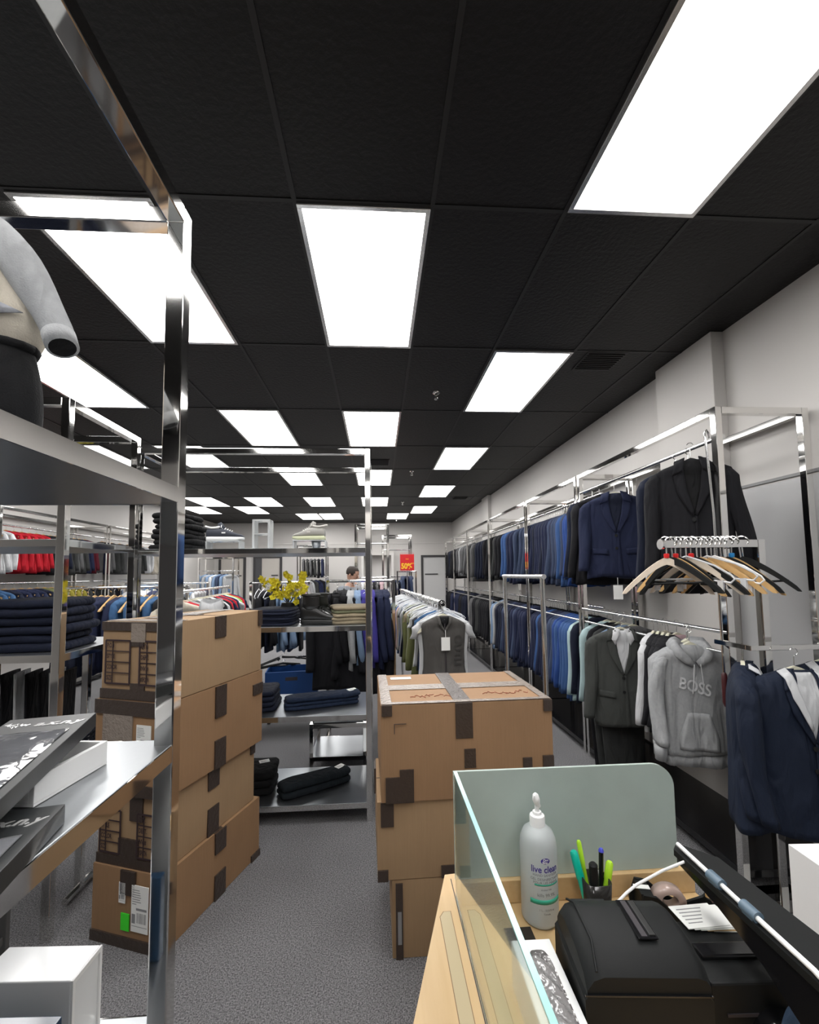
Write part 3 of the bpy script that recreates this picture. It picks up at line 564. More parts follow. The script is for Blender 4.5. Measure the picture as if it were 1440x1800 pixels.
# ------------------------------------------------------------------ folded clothes
def folded(name,label,cat,m,loc,rz,w,d,h,layers=3,grp=None,seed=0,rot=None,tag=False,tongue=0):
    mb=MB(); rn=random.Random(seed)
    for k in range(layers):
        z0=h*k/layers; hh=h/layers*1.04; dx,dy=rn.uniform(-.008,.008),rn.uniform(-.006,.006); sc=1-.03*rn.random()
        rings=[]; nz=5
        for i in range(nz+1):
            a=PI*i/nz; zz=z0+hh*(.5-.5*math.cos(a)); ins=hh*.5*(1-math.sin(a)); rg=[]
            N=36
            for q in range(N):
                an=2*PI*q/N; c,s_=math.cos(an),math.sin(an); ex=.32
                x=(w/2-ins)*math.copysign(abs(c)**ex,c)*sc; y=(d/2-ins)*math.copysign(abs(s_)**ex,s_)*sc
                wob=.004*math.sin(x*31+seed+k*2)+.004*math.sin(y*27+seed*2+k)
                rg.append(Vector((x+dx+wob*.6,y+dy+wob*.6,zz+wob*(.6 if i>0 else .2)*min(1,zz/h*1.5))))
            rings.append(rg)
        mb.loft(rings)
    me=mb.mesh(name,m,'all'); o=put(name,me,None,loc,rot or (0,0,rz),label,cat,grp)
    if tag:
        tg=MB().box(-.035,.035,-.022,.022,0,.003).build('waist_label',PAPER,o,loc=(tag[0],tag[1],h+.001),rot=(R(4),0,R(20)))
        MB().box(-.025,.02,-.012,-.008,.003,.0034).box(-.025,.01,.0,.004,.003,.0034).build('label_text',LBL,tg)
    return o
k=0
for i in range(6): folded('folded_trousers',f'navy folded trousers on the left rack middle shelf, {ORD[i]} from the bottom','trousers',NAVY2,(-1.70-.012*(i%2),2.37,1.251+.041*i),R(6),.36,.36,.040,1,'navy trousers stacked on the left rack',i)
o=folded('folded_dress_shirt','white folded dress shirt with upright collar behind the top left carton','shirt',WHT,(-1.13,3.12,1.263),R(10),.24,.28,.10,2,None,77)
MB().loft([[Vector((-.01+r*math.cos(a)*1.05,-.04+r*math.sin(a),z+.012*math.sin(a)+.008*math.cos(2*a))) for a in [2*PI*k/28 for k in range(28)]] for r,z in ((.062,.095),(.060,.15),(.056,.178),(.066,.172),(.078,.125),(.076,.122),(.060,.165),(.052,.172),(.055,.10))],cap=False).build('shirt_collar',WHT,o,'all')
for i in range(7): folded('folded_black_top',f'black folded garment on the upper shelf beside the chrome post, {ORD[i]} from bottom','folded garment',BLK2,(-1.40+.02*math.sin(i*2.),3.2,1.786+.036*i),R(-3+4*math.sin(i*3)),.31-.012*i,.34,.036,1,'black garments piled on the upper shelf',60+i)
folded('folded_jeans','dark blue folded trousers lying on the second lowest middle shelf','trousers',cloth('ink_blue_denim',(.012,.022,.05),.9,.3,25),(-.40,3.22,.681),R(17),.54,.17,.075,3,None,91,tag=(.22,.02))
folded('folded_jeans','black folded trousers lying on the lowest middle shelf','trousers',cloth('black_denim',(.008,.012,.016),.9,.3,25),(-.45,3.2,.121),R(30),.52,.17,.085,2,None,92,tag=(.20,.02))
folded('folded_jeans','navy folded trousers at the left end of the second lowest shelf','trousers',NAVY2,(-.84,3.22,.681),R(3),.26,.32,.13,4,None,93)
folded('folded_jeans','black trousers folded at the left end of the lowest shelf','trousers',BLK2,(-.86,3.24,.121),R(3),.27,.30,.15,3,None,94,tag=(.04,.05))
for i in range(3): folded('folded_trousers',f'dark navy folded trousers under the yellow flowers, {ORD[i]} from bottom','trousers',NAVY2,(-.72,3.16,1.263+.036*i),R(-4),.29,.32,.037,2,'navy trousers under the flowers',40+i)
for i in range(5): folded('folded_chinos',f'beige folded trousers by the right post of the middle rack, {ORD[i]} from bottom','trousers',KHAKI if i!=3 else SAGE,(-.205+.008*(i%2),3.2,1.263+.024*i),R(5+2*i),.28,.34,.024,1,'beige trousers stacked on the middle rack',50+i)
for i in range(2): folded('folded_trousers',f'navy folded trousers low on the left rack, {("lower","upper")[i]} one','trousers',NAVY2,(-1.72,2.42,.681+.07*i),R(12),.42,.40,.07,3,None,80+i)
# ------------------------------------------------------------------ shoes
def shoe(name,label,loc,rz,L,up,sole,boot=False,lace=None,sc=1):
    t=thing(name,label,'shoe',loc,rz); t.scale=(sc,)*3
    def out(u): # half widths along length: heel(0) -> toe(1)
        return .030+.008*math.sin(u*PI*.9+.2)+.007*math.exp(-((u-.72)/.2)**2)
    def ring(u,z0,z1,n=16,k=1.,e=.8):
        hw=out(u)*k*(1 if .05<u<.93 else .75 if u in (0,1) else .9)
        return [Vector(((u-.5)*L, hw*math.copysign(abs(math.cos(a))**e,math.cos(a)), (z0+z1)/2+(z1-z0)/2*math.copysign(abs(math.sin(a))**e,math.sin(a)))) for a in [2*PI*q/n for q in range(n)]]
    us=[0,.04,.12,.25,.4,.55,.7,.82,.92,.97,1]
    MB().loft([ring(u,0+(.008 if u>.9 else 0),.028 if not boot else .034,20,1.06,.45) for u in us]).build('sole',sole,t,'all')
    tops=[.075,.085,.088,.085,.088,.078,.062,.052,.046,.04,.034] if not boot else [.12,.13,.13,.13,.12,.095,.075,.066,.06,.052,.045]
    MB().loft([ring(u,.022,h,20,.97) for u,h in zip(us,tops)]).build('upper',up,t,'all')
    if boot:
        MB().loft([[Vector((-L*.25+r1*math.cos(a)-.01*(z-.1)*0,r2*math.sin(a),z)) for a in [2*PI*q/20 for q in range(20)]] for z,r1,r2 in ((.10,.068,.034),(.14,.06,.036),(.18,.058,.038),(.20,.060,.040))]).build('shaft',up,t,'all')
        MB().tube([(-L*.25+.062*math.cos(a),.042*math.sin(a),.20) for a in [2*PI*q/18 for q in range(19)]],.008,8).build('padded_collar',up,t,'all')
    else:
        MB().tube([(-L*.33+.05*math.cos(a),.026*math.sin(a),.088+.012*math.cos(a)**2) for a in [2*PI*q/18 for q in range(19)]],.007,8).build('padded_collar',lace or up,t,'all')
        MB().tube([(-L*.06,0,.08),(-L*.13,0,.105),(-L*.17,0,.125)],[.018,.02,.012],8).build('tongue',up,t,'all')
        MB().box(-L*.08,L*.02,-.0395,.0395,.05,.058).build('side_stripe',lace or sole,t)
    o=MB(); n=5
    for i in range(n):
        u=.42+.06*i if not boot else .40+.05*i; x=(u-.5)*L; z=(.092-.006*i) if not boot else (.145-.014*i)
        o.tube([(x,-.022,z-.008),(x+.006,0,z+.004),(x,.022,z-.008)],.0028,6)
    if not boot: o.tube([(-L*.1,-.03,.09),(-L*.1,-.012,.112),(-L*.1,0,.104),(-L*.1,.012,.112),(-L*.1,.03,.09)],.0028,6)
    o.build('laces',lace or up,t,True); return t
SH1=mat('navy_mesh_shoe',(.03,.035,.05),.7); SH2=mat('grey_suede_shoe',(.32,.31,.29),.8); WS=mat('white_rubber',(.8,.8,.8),.5)
GLS=mat('clear_acrylic',(.8,.82,.83),.12,0,Transmission_Weight=.6,IOR=1.3)
def riser(label,x,y,z,w,d,h):
    t=thing('acrylic_riser',label,'display riser',(x,y,z),0,'clear acrylic display risers')
    MB().box(-w/2,w/2,-d/2,d/2,h-.006,h,.001).build('riser_top',GLS,t)
    for s in (-1,1): MB().box(s*w/2-.003,s*w/2+.003,-d/2,d/2,0,h-.006,.001).build('riser_side',GLS,t)
riser('clear acrylic riser under the navy sneaker',-1.055,3.1,1.786,.22,.12,.06); shoe('sneaker','navy sneaker with white sole and laces on the top shelf',(-1.055,3.1,1.847),R(8),.245,SH1,WS,lace=WS)
riser('clear acrylic riser under the grey sneaker',-.47,3.1,1.786,.22,.12,.06); shoe('sneaker','grey suede sneaker facing left on the top shelf',(-.48,3.1,1.847),R(172),.215,SH2,mat('pale_green_sole',(.5,.52,.35),.5),lace=mat('grey_lace',(.5,.48,.45),.7),sc=1.05)
t=thing('acrylic_stand','tall clear acrylic display stand between the two sneakers','display riser',(-.80,3.1,1.786))
MB().box(-.06,-.045,-.05,.05,0,.20,.001).box(.045,.06,-.05,.05,0,.20,.001).build('stand_side',GLS,t); MB().box(-.06,.06,-.05,.05,.195,.205,.001).build('stand_top',GLS,t); MB().box(-.045,.045,-.05,.05,.10,.108,.001).build('stand_shelf',GLS,t)
t=thing('small_bucket','small grey tumbler under the grey sneaker riser','tumbler',(-.43,3.1,1.786))
MB().lathe([(.0,.0),(.026,.0),(.034,.052),(.031,.052),(.024,.004),(0,.004)]).build('tumbler_body',STEEL,t,'all')
shoe('ankle_boot','black leather ankle boot on the middle rack shelf, laces facing right',(-.40,3.10,1.263),R(-8),.27,mat('black_leather',(.012,.012,.012),.35),mat('black_sole',(.01,.01,.01),.5),True,mat('dark_laces',(.02,.02,.02),.7))
shoe('ankle_boot','second black ankle boot partly behind the front boot',(-.36,3.26,1.263),R(-8),.26,mat('black_leather_b',(.02,.022,.018),.35),mat('black_sole_b',(.01,.01,.01),.5),True,mat('dark_laces_b',(.02,.02,.02),.7))
# bouquet of yellow orchids
t=thing('yellow_bouquet','artificial yellow orchid arrangement standing on the middle rack','flowers',(-.66,3.30,1.263))
MB().lathe([(0,0),(.05,0),(.06,.09),(.05,.14),(.045,.14),(.0,.13)]).build('vase',BLACKP,t,True)
YL=mat('yellow_petal',(1,.88,.06),.6,Subsurface_Weight=0); WP=mat('white_petal',(.8,.8,.78),.6); ST=mat('dark_stem',(.05,.05,.02),.6)
fb=MB()
for q in range(5):
    a=2*PI*q/5; A=Matrix.Rotation(a,4,'Z')
    def pet(u,v,A=A):
        r=.004+.026*u; wd=.015*math.sin(PI*min(1,u*.9+.08))
        return A@Vector((r,(v-.5)*2*wd,.008*u*u+.004*math.cos((v-.5)*5)))
    fb.grid(pet,4,4)
fb.lathe([(0,0),(.006,.002),(.005,.014),(0,.016)],n=8)
bl=fb.mesh('blossom',YL,'all'); rn=random.Random(11); stems=MB()
for s in range(7):
    a=rn.uniform(-1,1); tx=(s/6-.5)*.30+a*.03; tz=rn.uniform(.22,.36); pts=[(0,0,.12),(tx*.4,-.02,.2),(tx,-.05,tz),(tx*1.25,-.07,tz-.05)]; stems.tube(pts,.003,5)
    for q in range(10):
        f_=rn.uniform(.35,1.15); b=put('blossom',bl,t,(tx*f_+rn.uniform(-.03,.03),-.06*f_-rn.uniform(0,.05),.14+(tz-.14)*min(1,f_)+rn.uniform(-.035,.03)),(R(90+rn.uniform(-45,25)),R(rn.uniform(-45,45)),rn.uniform(0,6)),m=WP if rn.random()<.12 else YL); sc=rn.uniform(.7,1.15); b.scale=(sc,)*3
stems.build('stems',ST,t,True)
# ------------------------------------------------------------------ near left shelf : gift boxes, sweater
BOXB=mat('charcoal_gift_box',(.018,.020,.021),.38); FILM=mat('clear_window_film',(.8,.82,.85),.04,0,.25,12,1,Transmission_Weight=.85); SILV=mat('silver_foil_print',(.75,.75,.75),.25,.6); TIE=mat('folded_satin_tie',(.16,.16,.18),.35,0,.2,30,.5,.7,12)
def gift(label,back_right,z,rz,w,L,h,tx=0,tl=0):
    rz=R(rz); ax=Vector((math.cos(rz),math.sin(rz))); ay=Vector((-math.sin(rz),math.cos(rz))); c=Vector(back_right)-ax*w/2-ay*L/2
    t=thing('gift_box',label,'gift box',(c.x,c.y,z),rot=(R(tx),R(tl),rz))
    MB().box(-w/2,w/2,-L/2,L/2,0,h,.001).build('box_body',BOXB,t)
    MB().grid(lambda u,v: Vector(((u-.5)*(w-.03),-L/2+.02+v*(L-.095),h+.0012+.0035*math.sin(u*PI)*math.sin(v*PI)+.0006*math.sin(u*9+v*11)+.0005*math.sin(v*23))),14,26).build('window_film',FILM,t,'all')
    MB().grid(lambda u,v: Vector(((u-.5)*(w-.034),-L/2+.022+v*(L-.1),h+.0006+.0002*math.sin(u*30))),2,2).build('folded_tie',TIE,t)
    text('box_lettering','a.x.n.y',.028,(.022,L/2-.038,h+.0004),(0,0,0),SILV,t,.0003,xs=1.0,shear=.3,bold=.0007)
    o=MB(); rn=random.Random(2)
    for i in range(16):
        a=rn.uniform(0,6.28); r=rn.uniform(.003,.014); x=-.042+r*1.4*math.cos(a); y=L/2-.036+r*.8*math.sin(a); o.tube([(x,y,h),(x+.004*math.cos(a*3),y+.004,h+.0003),(x+.006*math.sin(a*2),y-.002,h)],.0010,5)
    o.build('floral_emblem',SILV,t,True); return t
gift('charcoal gift box with clear window and silver script resting across the white box',(-.540,.892),1.306,13,.135,.42,.026,3.2)
gift('lower charcoal gift box with silver script nearest the camera on the steel shelf',(-.448,.677),1.253,12,.135,.40,.026)
t=thing('white_box','open white cardboard tray on the steel shelf under the gift box','box',(-.60,.81,1.253),R(-6))
q=MB(); w,d,h=.165,.155,.042; e=.008
q.box(-w/2,w/2,-d/2,d/2,0,.004); q.build('box_bottom',WHITEM,t)
MB().box(-w/2,-w/2+e,-d/2,d/2,.004,h,.001).box(w/2-e,w/2,-d/2,d/2,.004,h,.001).box(-w/2+e,w/2-e,-d/2,-d/2+e,.004,h,.001).box(-w/2+e,w/2-e,d/2-e,d/2,.004,h,.001).build('box_walls',WHITEM,t)
t=thing('white_riser','glossy white display cube on the lower left shelf','display cube',(-.612,.872,.7005),R(-3))
MB().box(-.085,.085,-.037,.037,0,.212,.002).build('cube_body',mat('gloss_white',(.78,.79,.80),.12),t)
q=MB(); q.box(.085,.0885,-.037,-.031,0,.212).box(.085,.0885,.031,.037,0,.212).box(.085,.0885,-.031,.031,.204,.212).build('side_rim',WHITEM,t)
t=thing('blue_box','glossy dark blue box in front of the white cube','box',(-.605,.79,.7005),R(-3))
MB().box(-.09,.085,-.012,.012,0,.188,.002).build('box_body',mat('gloss_dark_blue',(.02,.05,.10),.12),t)
MB().box(-.03,-.015,-.0125,-.010,-0.0+.158,.173).build('orange_print',mat('orange_print',(.7,.25,.08),.5),t)
# small child's sweater on the upper shelf
WHL=mat('grey_applique',(.35,.36,.39),.9,0,.3,200,.3,.2,60)
t=thing('toddler_sweatshirt','cream toddler sweatshirt with grey raglan sleeves and whale print, top left','sweatshirt',(-.77,.80,2.26))
BS=[(0,.035,.03),(-.015,.05,.035),(-.04,.085,.045),(-.08,.12,.055),(-.13,.155,.06),(-.19,.178,.06),(-.22,.175,.058),(-.25,.16,.055),(-.265,.145,.05)]
def bf(a,z):
    for (z0,w0,t0),(z1,w1,t1) in zip(BS,BS[1:]):
        if z>=z1 or (z1==-.265): 
            q=max(0,min(1,(z0-z)/(z0-z1))); hw=w0+(w1-w0)*q; th=t0+(t1-t0)*q
            if z>=z1: break
    k=min(1,-z/.2); return Vector((hw*math.copysign(abs(math.cos(a))**.8,math.cos(a)),th*math.sin(a)*(1+.10*k*math.sin(6*a+z*30)+.06*k*math.sin(11*a)),z))
MB().loft([[bf(2*PI*k/56,-.265*i/22) for k in range(56)] for i in range(23)]).build('cream_body',CREAM,t,'all')
for s_ in (-1,1):
    cp=[(.03,-.008),(.075,-.030),(.115,-.068),(.148,-.110),(.175,-.155),(.200,-.198),(.216,-.230),(.221,-.241),(.226,-.252)]; rr=[.022,.032,.036,.034,.030,.027,.025,.0245,.0245]
    pts=[Vector((s_*x,-.015-.02*i/8,z)) for i,(x,z) in enumerate(cp)]; rings=[]
    for i,p in enumerate(pts):
        d=(pts[min(i+1,8)]-pts[max(i-1,0)]).normalized(); n_=Vector((-d.z,0,d.x)).normalized()
        rings.append([p+n_*rr[i]*math.cos(a)*(1+.07*math.sin(i*2.2))+Vector((0,1,0))*rr[i]*.8*math.sin(a)*(1+.1*math.sin(3*a+i)) for a in [2*PI*k/20 for k in range(20)]])
    o=MB().loft(rings).build('raglan_sleeve',HGREY,t,'all'); subd(o)
    o=MB().tube([pts[7]-(pts[8]-pts[6]).normalized()*.004,pts[8]+(pts[8]-pts[6]).normalized()*.012],[.0252,.0245],20).build('ribbed_cuff',HGREY,t,'all')
for s_ in (1,): o=MB().tube([pts[8]+(pts[8]-pts[6]).normalized()*.0118,pts[8]+(pts[8]-pts[6]).normalized()*.0126],[.020,.020],20).build('cuff_shade_disc',BLK2,t)  # dark disc paints the shaded sleeve inside onto the closed cuff end
patch('whale_print',bf,[(-.06,-.125),(-.08,-.17),(-.03,-.215),(.04,-.225)],[(.0,-.11),(.05,-.155),(.09,-.185),(.125,-.205)],WHL,t,.004,10,14,.003)
patch('whale_tail',bf,[(.03,-.165),(.05,-.205),(.075,-.232)],[(.075,-.150),(.115,-.185),(.160,-.200)],WHL,t,.005,4,5,.003)
h=put('hanger',HM['cream'],t,(0,0,.09)); h.scale=(.6,1,.8); put('hook',hk,h)
t=thing('display_stand','thin chrome rod inside the toddler sweatshirt holding it up','display stand',(-.74,.80,2.345))
MB().tube([(-.03,0,-.548),(-.03,0,-.06)],.006,10).build('stand_rod',CHD,t,True)
t=thing('toddler_trousers','soft black toddler trousers standing on the upper left shelf','trousers',(-.70,.78,1.796))
body=MB(); rings=[]
for i in range(15):
    u=i/14; rings.append([Vector(((.095+.02*math.sin(PI*u))*math.copysign(abs(math.cos(a))**.8,math.cos(a)),.05*(1+.15*math.sin(5*u+a*2))*math.sin(a),.21*u)) for a in [2*PI*k/28 for k in range(28)]])
body.loft(rings).build('trouser_body',BLK2,t,'all')
MB().tube([(.098*math.cos(a),.05*math.sin(a),.205) for a in [2*PI*k/20 for k in range(21)]],.008,8).build('waistband',BLK2,t,'all')
# ------------------------------------------------------------------ counter
cz=.785
ct=thing('checkout_counter','maple checkout counter with raised outer ledge','counter',(.55,.7,0))
q=MB(); q.prism([(.205,1.135),(.80,1.135),(.80,.20),(.205,.20)],.03,Matrix.Translation((0,0,cz-.03))); W(q.build('worktop',MAPLE,ct),ct)
W(MB().box(.205,.80,1.118,1.175,cz+.0005,.840,.002).build('back_rail',MAPLE,ct),ct)
W(MB().box(.22,.79,1.10,1.13,0,cz-.031).box(.79,.80,.2,1.13,0,cz-.031).box(.22,.24,.2,1.1,0,cz-.031).build('cabinet_panel',MAPLE,ct),ct)
LG=mat('pale_groove',(.46,.37,.22),.5); q=MB(); q.prism([(.1675,1.0865),(.149,1.0865),(.1385,1.071),(.1385,.2),(.1675,.2)],.0008,Matrix.Translation((0,0,.7995))); W(q.build('groove_shade_outline',mat('groove_shadow_wood',(.20,.12,.05),.6),ct),ct)  # dark outline under the groove paints in the shadow of a recess
q=MB(); q.prism([(.2,1.215),(.172,1.212),(-.135,.20),(.2,.20)],.03,Matrix.Translation((0,0,.77))); W(q.build('outer_ledge',MAPLE,ct),ct)
q=MB(); q.prism([(.166,1.085),(.150,1.085),(.140,1.07),(.140,.2),(.166,.2)],.0012,Matrix.Translation((0,0,.7995))); W(q.build('ledge_groove',LG,ct),ct)
q=MB(); q.box(.1845,.1865,.2,1.195,.8,.8006); W(q.build('ledge_seam',INK,ct),ct)
W(MB().box(.29,.345,.965,1.045,cz,cz+.0012).build('cable_hole',mat('dark_hole',(.02,.015,.01),.8),ct),ct)
def glass_mat(name,c,rough,tr):
    m,n,l,b=nm(name); b.inputs['Base Color'].default_value=(*c,1); b.inputs['Roughness'].default_value=rough; b.inputs['Transmission Weight'].default_value=tr; b.inputs['IOR'].default_value=1.45; return m
GC=glass_mat('green_tinted_glass',(.80,.93,.89),.03,1); GF=mat('frosted_glass',(.50,.585,.55),.5,0,0,80,.5,.10,14,Transmission_Weight=.35,IOR=1.45); GE=glass_mat('polished_teal_glass_edge',(.42,.72,.68),.15,.25)
t=thing('glass_screen','clear green-edged glass side screen standing on the counter ledge','glass screen',(.19,.75,.80))
W(MB().box(.187,.196,.30,1.128,.8008,1.0985).build('side_pane',GC,t),t); W(MB().box(.1868,.1962,.2998,1.1282,1.0986,1.1015,.0006).build('polished_edge',GE,t),t)
t=thing('frosted_screen','frosted glass back screen with rounded corner behind the hand sanitiser','glass screen',(.47,1.14,.84))
pr=[(.187,.841),(.765,.841),(.765,1.04)]+[(.705+.06*math.cos(a),1.04+.06*math.sin(a)) for a in [PI/2*i/10 for i in range(1,11)]]+[(.187,1.10)]
q=MB(); q.prism(pr,.008,Matrix.Translation((0,1.138,0))@Matrix.Rotation(PI/2,4,'X')); o=W(q.build('back_pane',GF,t),t)
# sanitiser bottle
SX,SY=.378,1.070
t=thing('sanitiser_bottle','clear hand sanitiser pump bottle with green and violet label','bottle',(SX,SY,cz+.0005),R(-22)); t.scale=(1.02,1.02,1.01)
HD=glass_mat('frosted_hdpe',(.66,.70,.71),.35,.45)
MB().lathe([(0,0),(.036,0),(.041,.006),(.042,.012),(.042,.165),(.040,.182),(.033,.198),(.022,.207),(.017,.21),(.0,.21)],n=40).build('bottle_body',HD,t,'all')
MB().lathe([(0,.205),(.0175,.205),(.0175,.228),(.0165,.232),(.010,.234),(.010,.240),(.0,.240)]).build('pump_collar',WHITEM,t,True)
MB().lathe([(.0,.238),(.005,.238),(.005,.252),(0,.252)],n=12).build('pump_stem',WHITEM,t,True)
MB().tube([(.004,.004,.250),(.001,-.002,.258),(-.001,-.006,.270),(-.002,-.007,.281),(-.002,-.007,.285)],[.005,.0065,.0088,.0065,.002],12).build('pump_nozzle',WHITEM,t,True,rot=(0,0,R(0)))
GRL=mat('label_green',(.03,.33,.22),.5); VIO=mat('label_violet',(.03,.015,.22),.5); GRT=mat('label_grey',(.25,.26,.27),.5)
def curve_patch(name,a0,a1,z0,z1,m,r=.0425,par=t):
    return solid(MB().grid(lambda u,v: Vector((r*math.sin(a0+(a1-a0)*u),-r*math.cos(a0+(a1-a0)*u),z0+(z1-z0)*v)),10,2).build(name,m,par,'all'),.0004,1)
def ctext(name,s,size,z,ang,m,xs=1,par=t,r=.0428,bold=0):
    o=text(name,s,size,(0,0,0),(0,0,0),m,par,.0002,xs=1,bold=bold)
    for v in o.data.vertices:
        x,y=v.co.x*xs,v.co.y; a=ang+x/r; v.co=Vector(((r+v.co.z)*math.sin(a),-(r+v.co.z)*math.cos(a),z+y))
    return o
curve_patch('green_band',-.45,1.35,.058,.068,GRL); curve_patch('green_line',-.2,1.2,.098,.1015,GRL)
ctext('brand_lettering','live clean',.0205,.133,.4,VIO,.86,bold=.0002); ctext('label_text','HAND SANITIZER',.0075,.121,.42,GRT); ctext('label_text','GEL DESINFECTANT',.0078,.112,.42,GRT); ctext('label_text','POUR LES MAINS',.0078,.1045,.42,GRT)
ctext('label_text','kills 99.9%',.010,.078,.42,GRT); ctext('label_text','1 L - 33.8 fl oz',.006,.046,.42,GRT); ctext('label_text','alcohol 70%',.005,.090,.42,GRT); ctext('label_text','Canada',.005,.038,.42,GRT)
el=MB().grid(lambda u,v: Vector((.0428*math.sin(.4+.24*(2*v)/2*math.cos(2*PI*u)),-.0428*math.cos(.4+.24*v*math.cos(2*PI*u)),.152+.0065*v*math.sin(2*PI*u))),24,3).build('oval_logo',VIO,t)
ctext('logo_text','One',.0068,.1545,.42,WHITEM,r=.0432,bold=.0002); ctext('logo_text','Step',.0068,.149,.38,WHITEM,r=.0432,bold=.0002)
# pen cup
px,py=.507,1.052
t=thing('pen_cup','smoky black square pen cup holding four pens behind the printer','pen cup',(px,py,cz+.0005),R(0))
def rsq(r,z,n=32): return [Vector((r*math.copysign(abs(math.cos(a))**.5,math.cos(a)),r*math.copysign(abs(math.sin(a))**.5,math.sin(a)),z)) for a in [2*PI*k/n for k in range(n)]]
SMK=mat('smoky_plastic',(.03,.028,.026),.15,Transmission_Weight=.25)
MB().loft([rsq(.026,0),rsq(.031,.095),rsq(.0285,.095),rsq(.024,.004)]).build('cup_body',SMK,t,'all')
def pen(label,dx,dy,tx,ty,m,capm,L=.15,r=.005,z0=.006,cap_l=.05,kind='marker'):
    v=Vector((tx,ty,1)).normalized(); b=Vector((px+dx,py+dy,cz+z0)); e=b+v*L
    t=thing('pen',label,'pen',b)
    MB().tube([Vector(),v*(L-cap_l)],r,12).build('barrel',m,t,True)
    MB().tube([v*(L-cap_l),v*(L-.004),v*L],[r*1.15,r*1.1,r*.7],12).build('cap',capm,t,True)
    if kind=='flat': MB().box(-.0015,.0015,-.002,.002,0,.03).build('clip',capm,t,loc=v*(L-.035)+Vector((0,-r*1.2,0)))
LIM=mat('lime_highlighter',(.42,.72,.03),.35); TEA=mat('teal_pen',(.0,.42,.30),.35); PB=mat('blue_pen_top',(.06,.07,.5),.35)
pen('teal green flat highlighter leaning left in the pen cup',-.012,.004,-.22,.10,TEA,TEA,.145,.0085,cap_l=.06); pen('lime green pen standing tallest at the back of the cup',-.004,.014,-.12,.12,LIM,LIM,.158,.005,cap_l=.05)
pen('thick black marker with a white ring at the front of the cup',-.006,-.012,-.05,-.05,BLACKP,BLACKP,.135,.009,cap_l=.045); pen('black pen with blue end in the cup',.012,.004,.10,.10,BLACKG,PB,.145,.0055,cap_l=.008); pen('lime highlighter leaning right in the cup',.014,.0,.2,.02,LIM,LIM,.125,.0075,cap_l=.04)
# tape dispenser
t=thing('tape_dispenser','black desktop tape dispenser with a roll of clear tape','tape dispenser',(.695,1.035,cz+.0005),R(-12)); t.scale=(1.12,1.12,.9)
pf=[(-.085,0),(.075,0),(.078,.045),(.072,.060),(.060,.045),(.03,.030),(.0,.034),(-.03,.055),(-.05,.075),(-.075,.078),(-.088,.03)]
for s in (-1,1): MB().prism(pf,.006,Matrix.Translation((0,s*.026+.003,0))@Matrix.Rotation(PI/2,4,'X')).build('side_wall',BLACKP,t)
MB().box(-.083,.073,-.023,.023,0,.022).build('weighted_base',BLACKP,t); MB().box(-.078,-.055,-.023,.023,.022,.076).build('rear_block',BLACKP,t)
MB().loft([[Vector((-.018+r*math.cos(a),y,.055+r*math.sin(a))) for a in [2*PI*k/28 for k in range(28)]] for r,y in ((.016,-.012),(.031,-.012),(.031,.012),(.016,.012),(.016,-.012))],cap=False).build('tape_roll',mat('tape_roll_film',(.6,.45,.40),.2,Transmission_Weight=.3),t,'all')
MB().box(.060,.076,-.014,.014,.055,.064).build('cutter_blade',CH,t); MB().box(-.086,-.055,-.008,.004,.0775,.079).build('white_sticker',PAPER,t,rot=(0,0,0))
# receipt printer
t=thing('receipt_printer','black receipt printer with paper slot beside the tissue box','printer',(.450,.822,cz+.0005),R(-5)); t.scale=(1,.70,1)
def hull(sec,m,name,par):  # sec: list of (y, [(x,z)...])
    return MB().loft([[Vector((x,y,z)) for x,z in ps] for y,ps in sec]).build(name,m,par,35)
w=.105
base=[(-w,.0),(w,.0),(w,.105),(w-.006,.112),(-w+.006,.112),(-w,.105)]
hull([(-.11,base),(.12,base)],BLACKP,'lower_housing',t)
def cov(y,h,x0=-w+.004,x1=w-.002): return (y,[(x0,.113),(x1,.113),(x1,h-.014),(x1-.008,h-.004),(x1-.02,h),(x0+.03,h),(x0+.012,h-.006),(x0,h-.022)])
hull([cov(-.108,.140),cov(-.085,.158),cov(-.03,.170),cov(.05,.172),cov(.095,.162),cov(.112,.145)],BLACKP,'top_cover',t)
MB().box(-.105,.104,-.1125,-.109,.112,.1145).build('cover_seam',BLACKG,t)
o=MB(); o.box(.005,.04,-.055,.075,.1705,.1735,.001); o.build('paper_slot_bezel',BLACKG,t)
MB().box(.012,.022,-.050,.070,.173,.1745).build('paper_slot',INK,t); MB().box(.026,.037,-.048,.068,.1735,.176,.001).build('tear_bar',mat('dark_metal',(.05,.05,.05),.3,.6),t)
MB().tube([(-w+.02,-.11,.150),(-w+.026,-.06,.1735),(-w+.026,.06,.1755),(-w+.022,.105,.16)],.0022,6).build('cover_ridge',BLACKP,t,True)
MB().box(-w-.0015,-w+.001,-.05,-.038,.05,.062).build('power_switch',WHITEM,t); MB().box(-w+.03,-w+.10,.1,.118,.113,.155,.003).build('rear_hinge',BLACKP,t)
MB().box(-w-.006,-w,.02,.05,.02,.06,.002).build('side_latch',BLACKP,t)
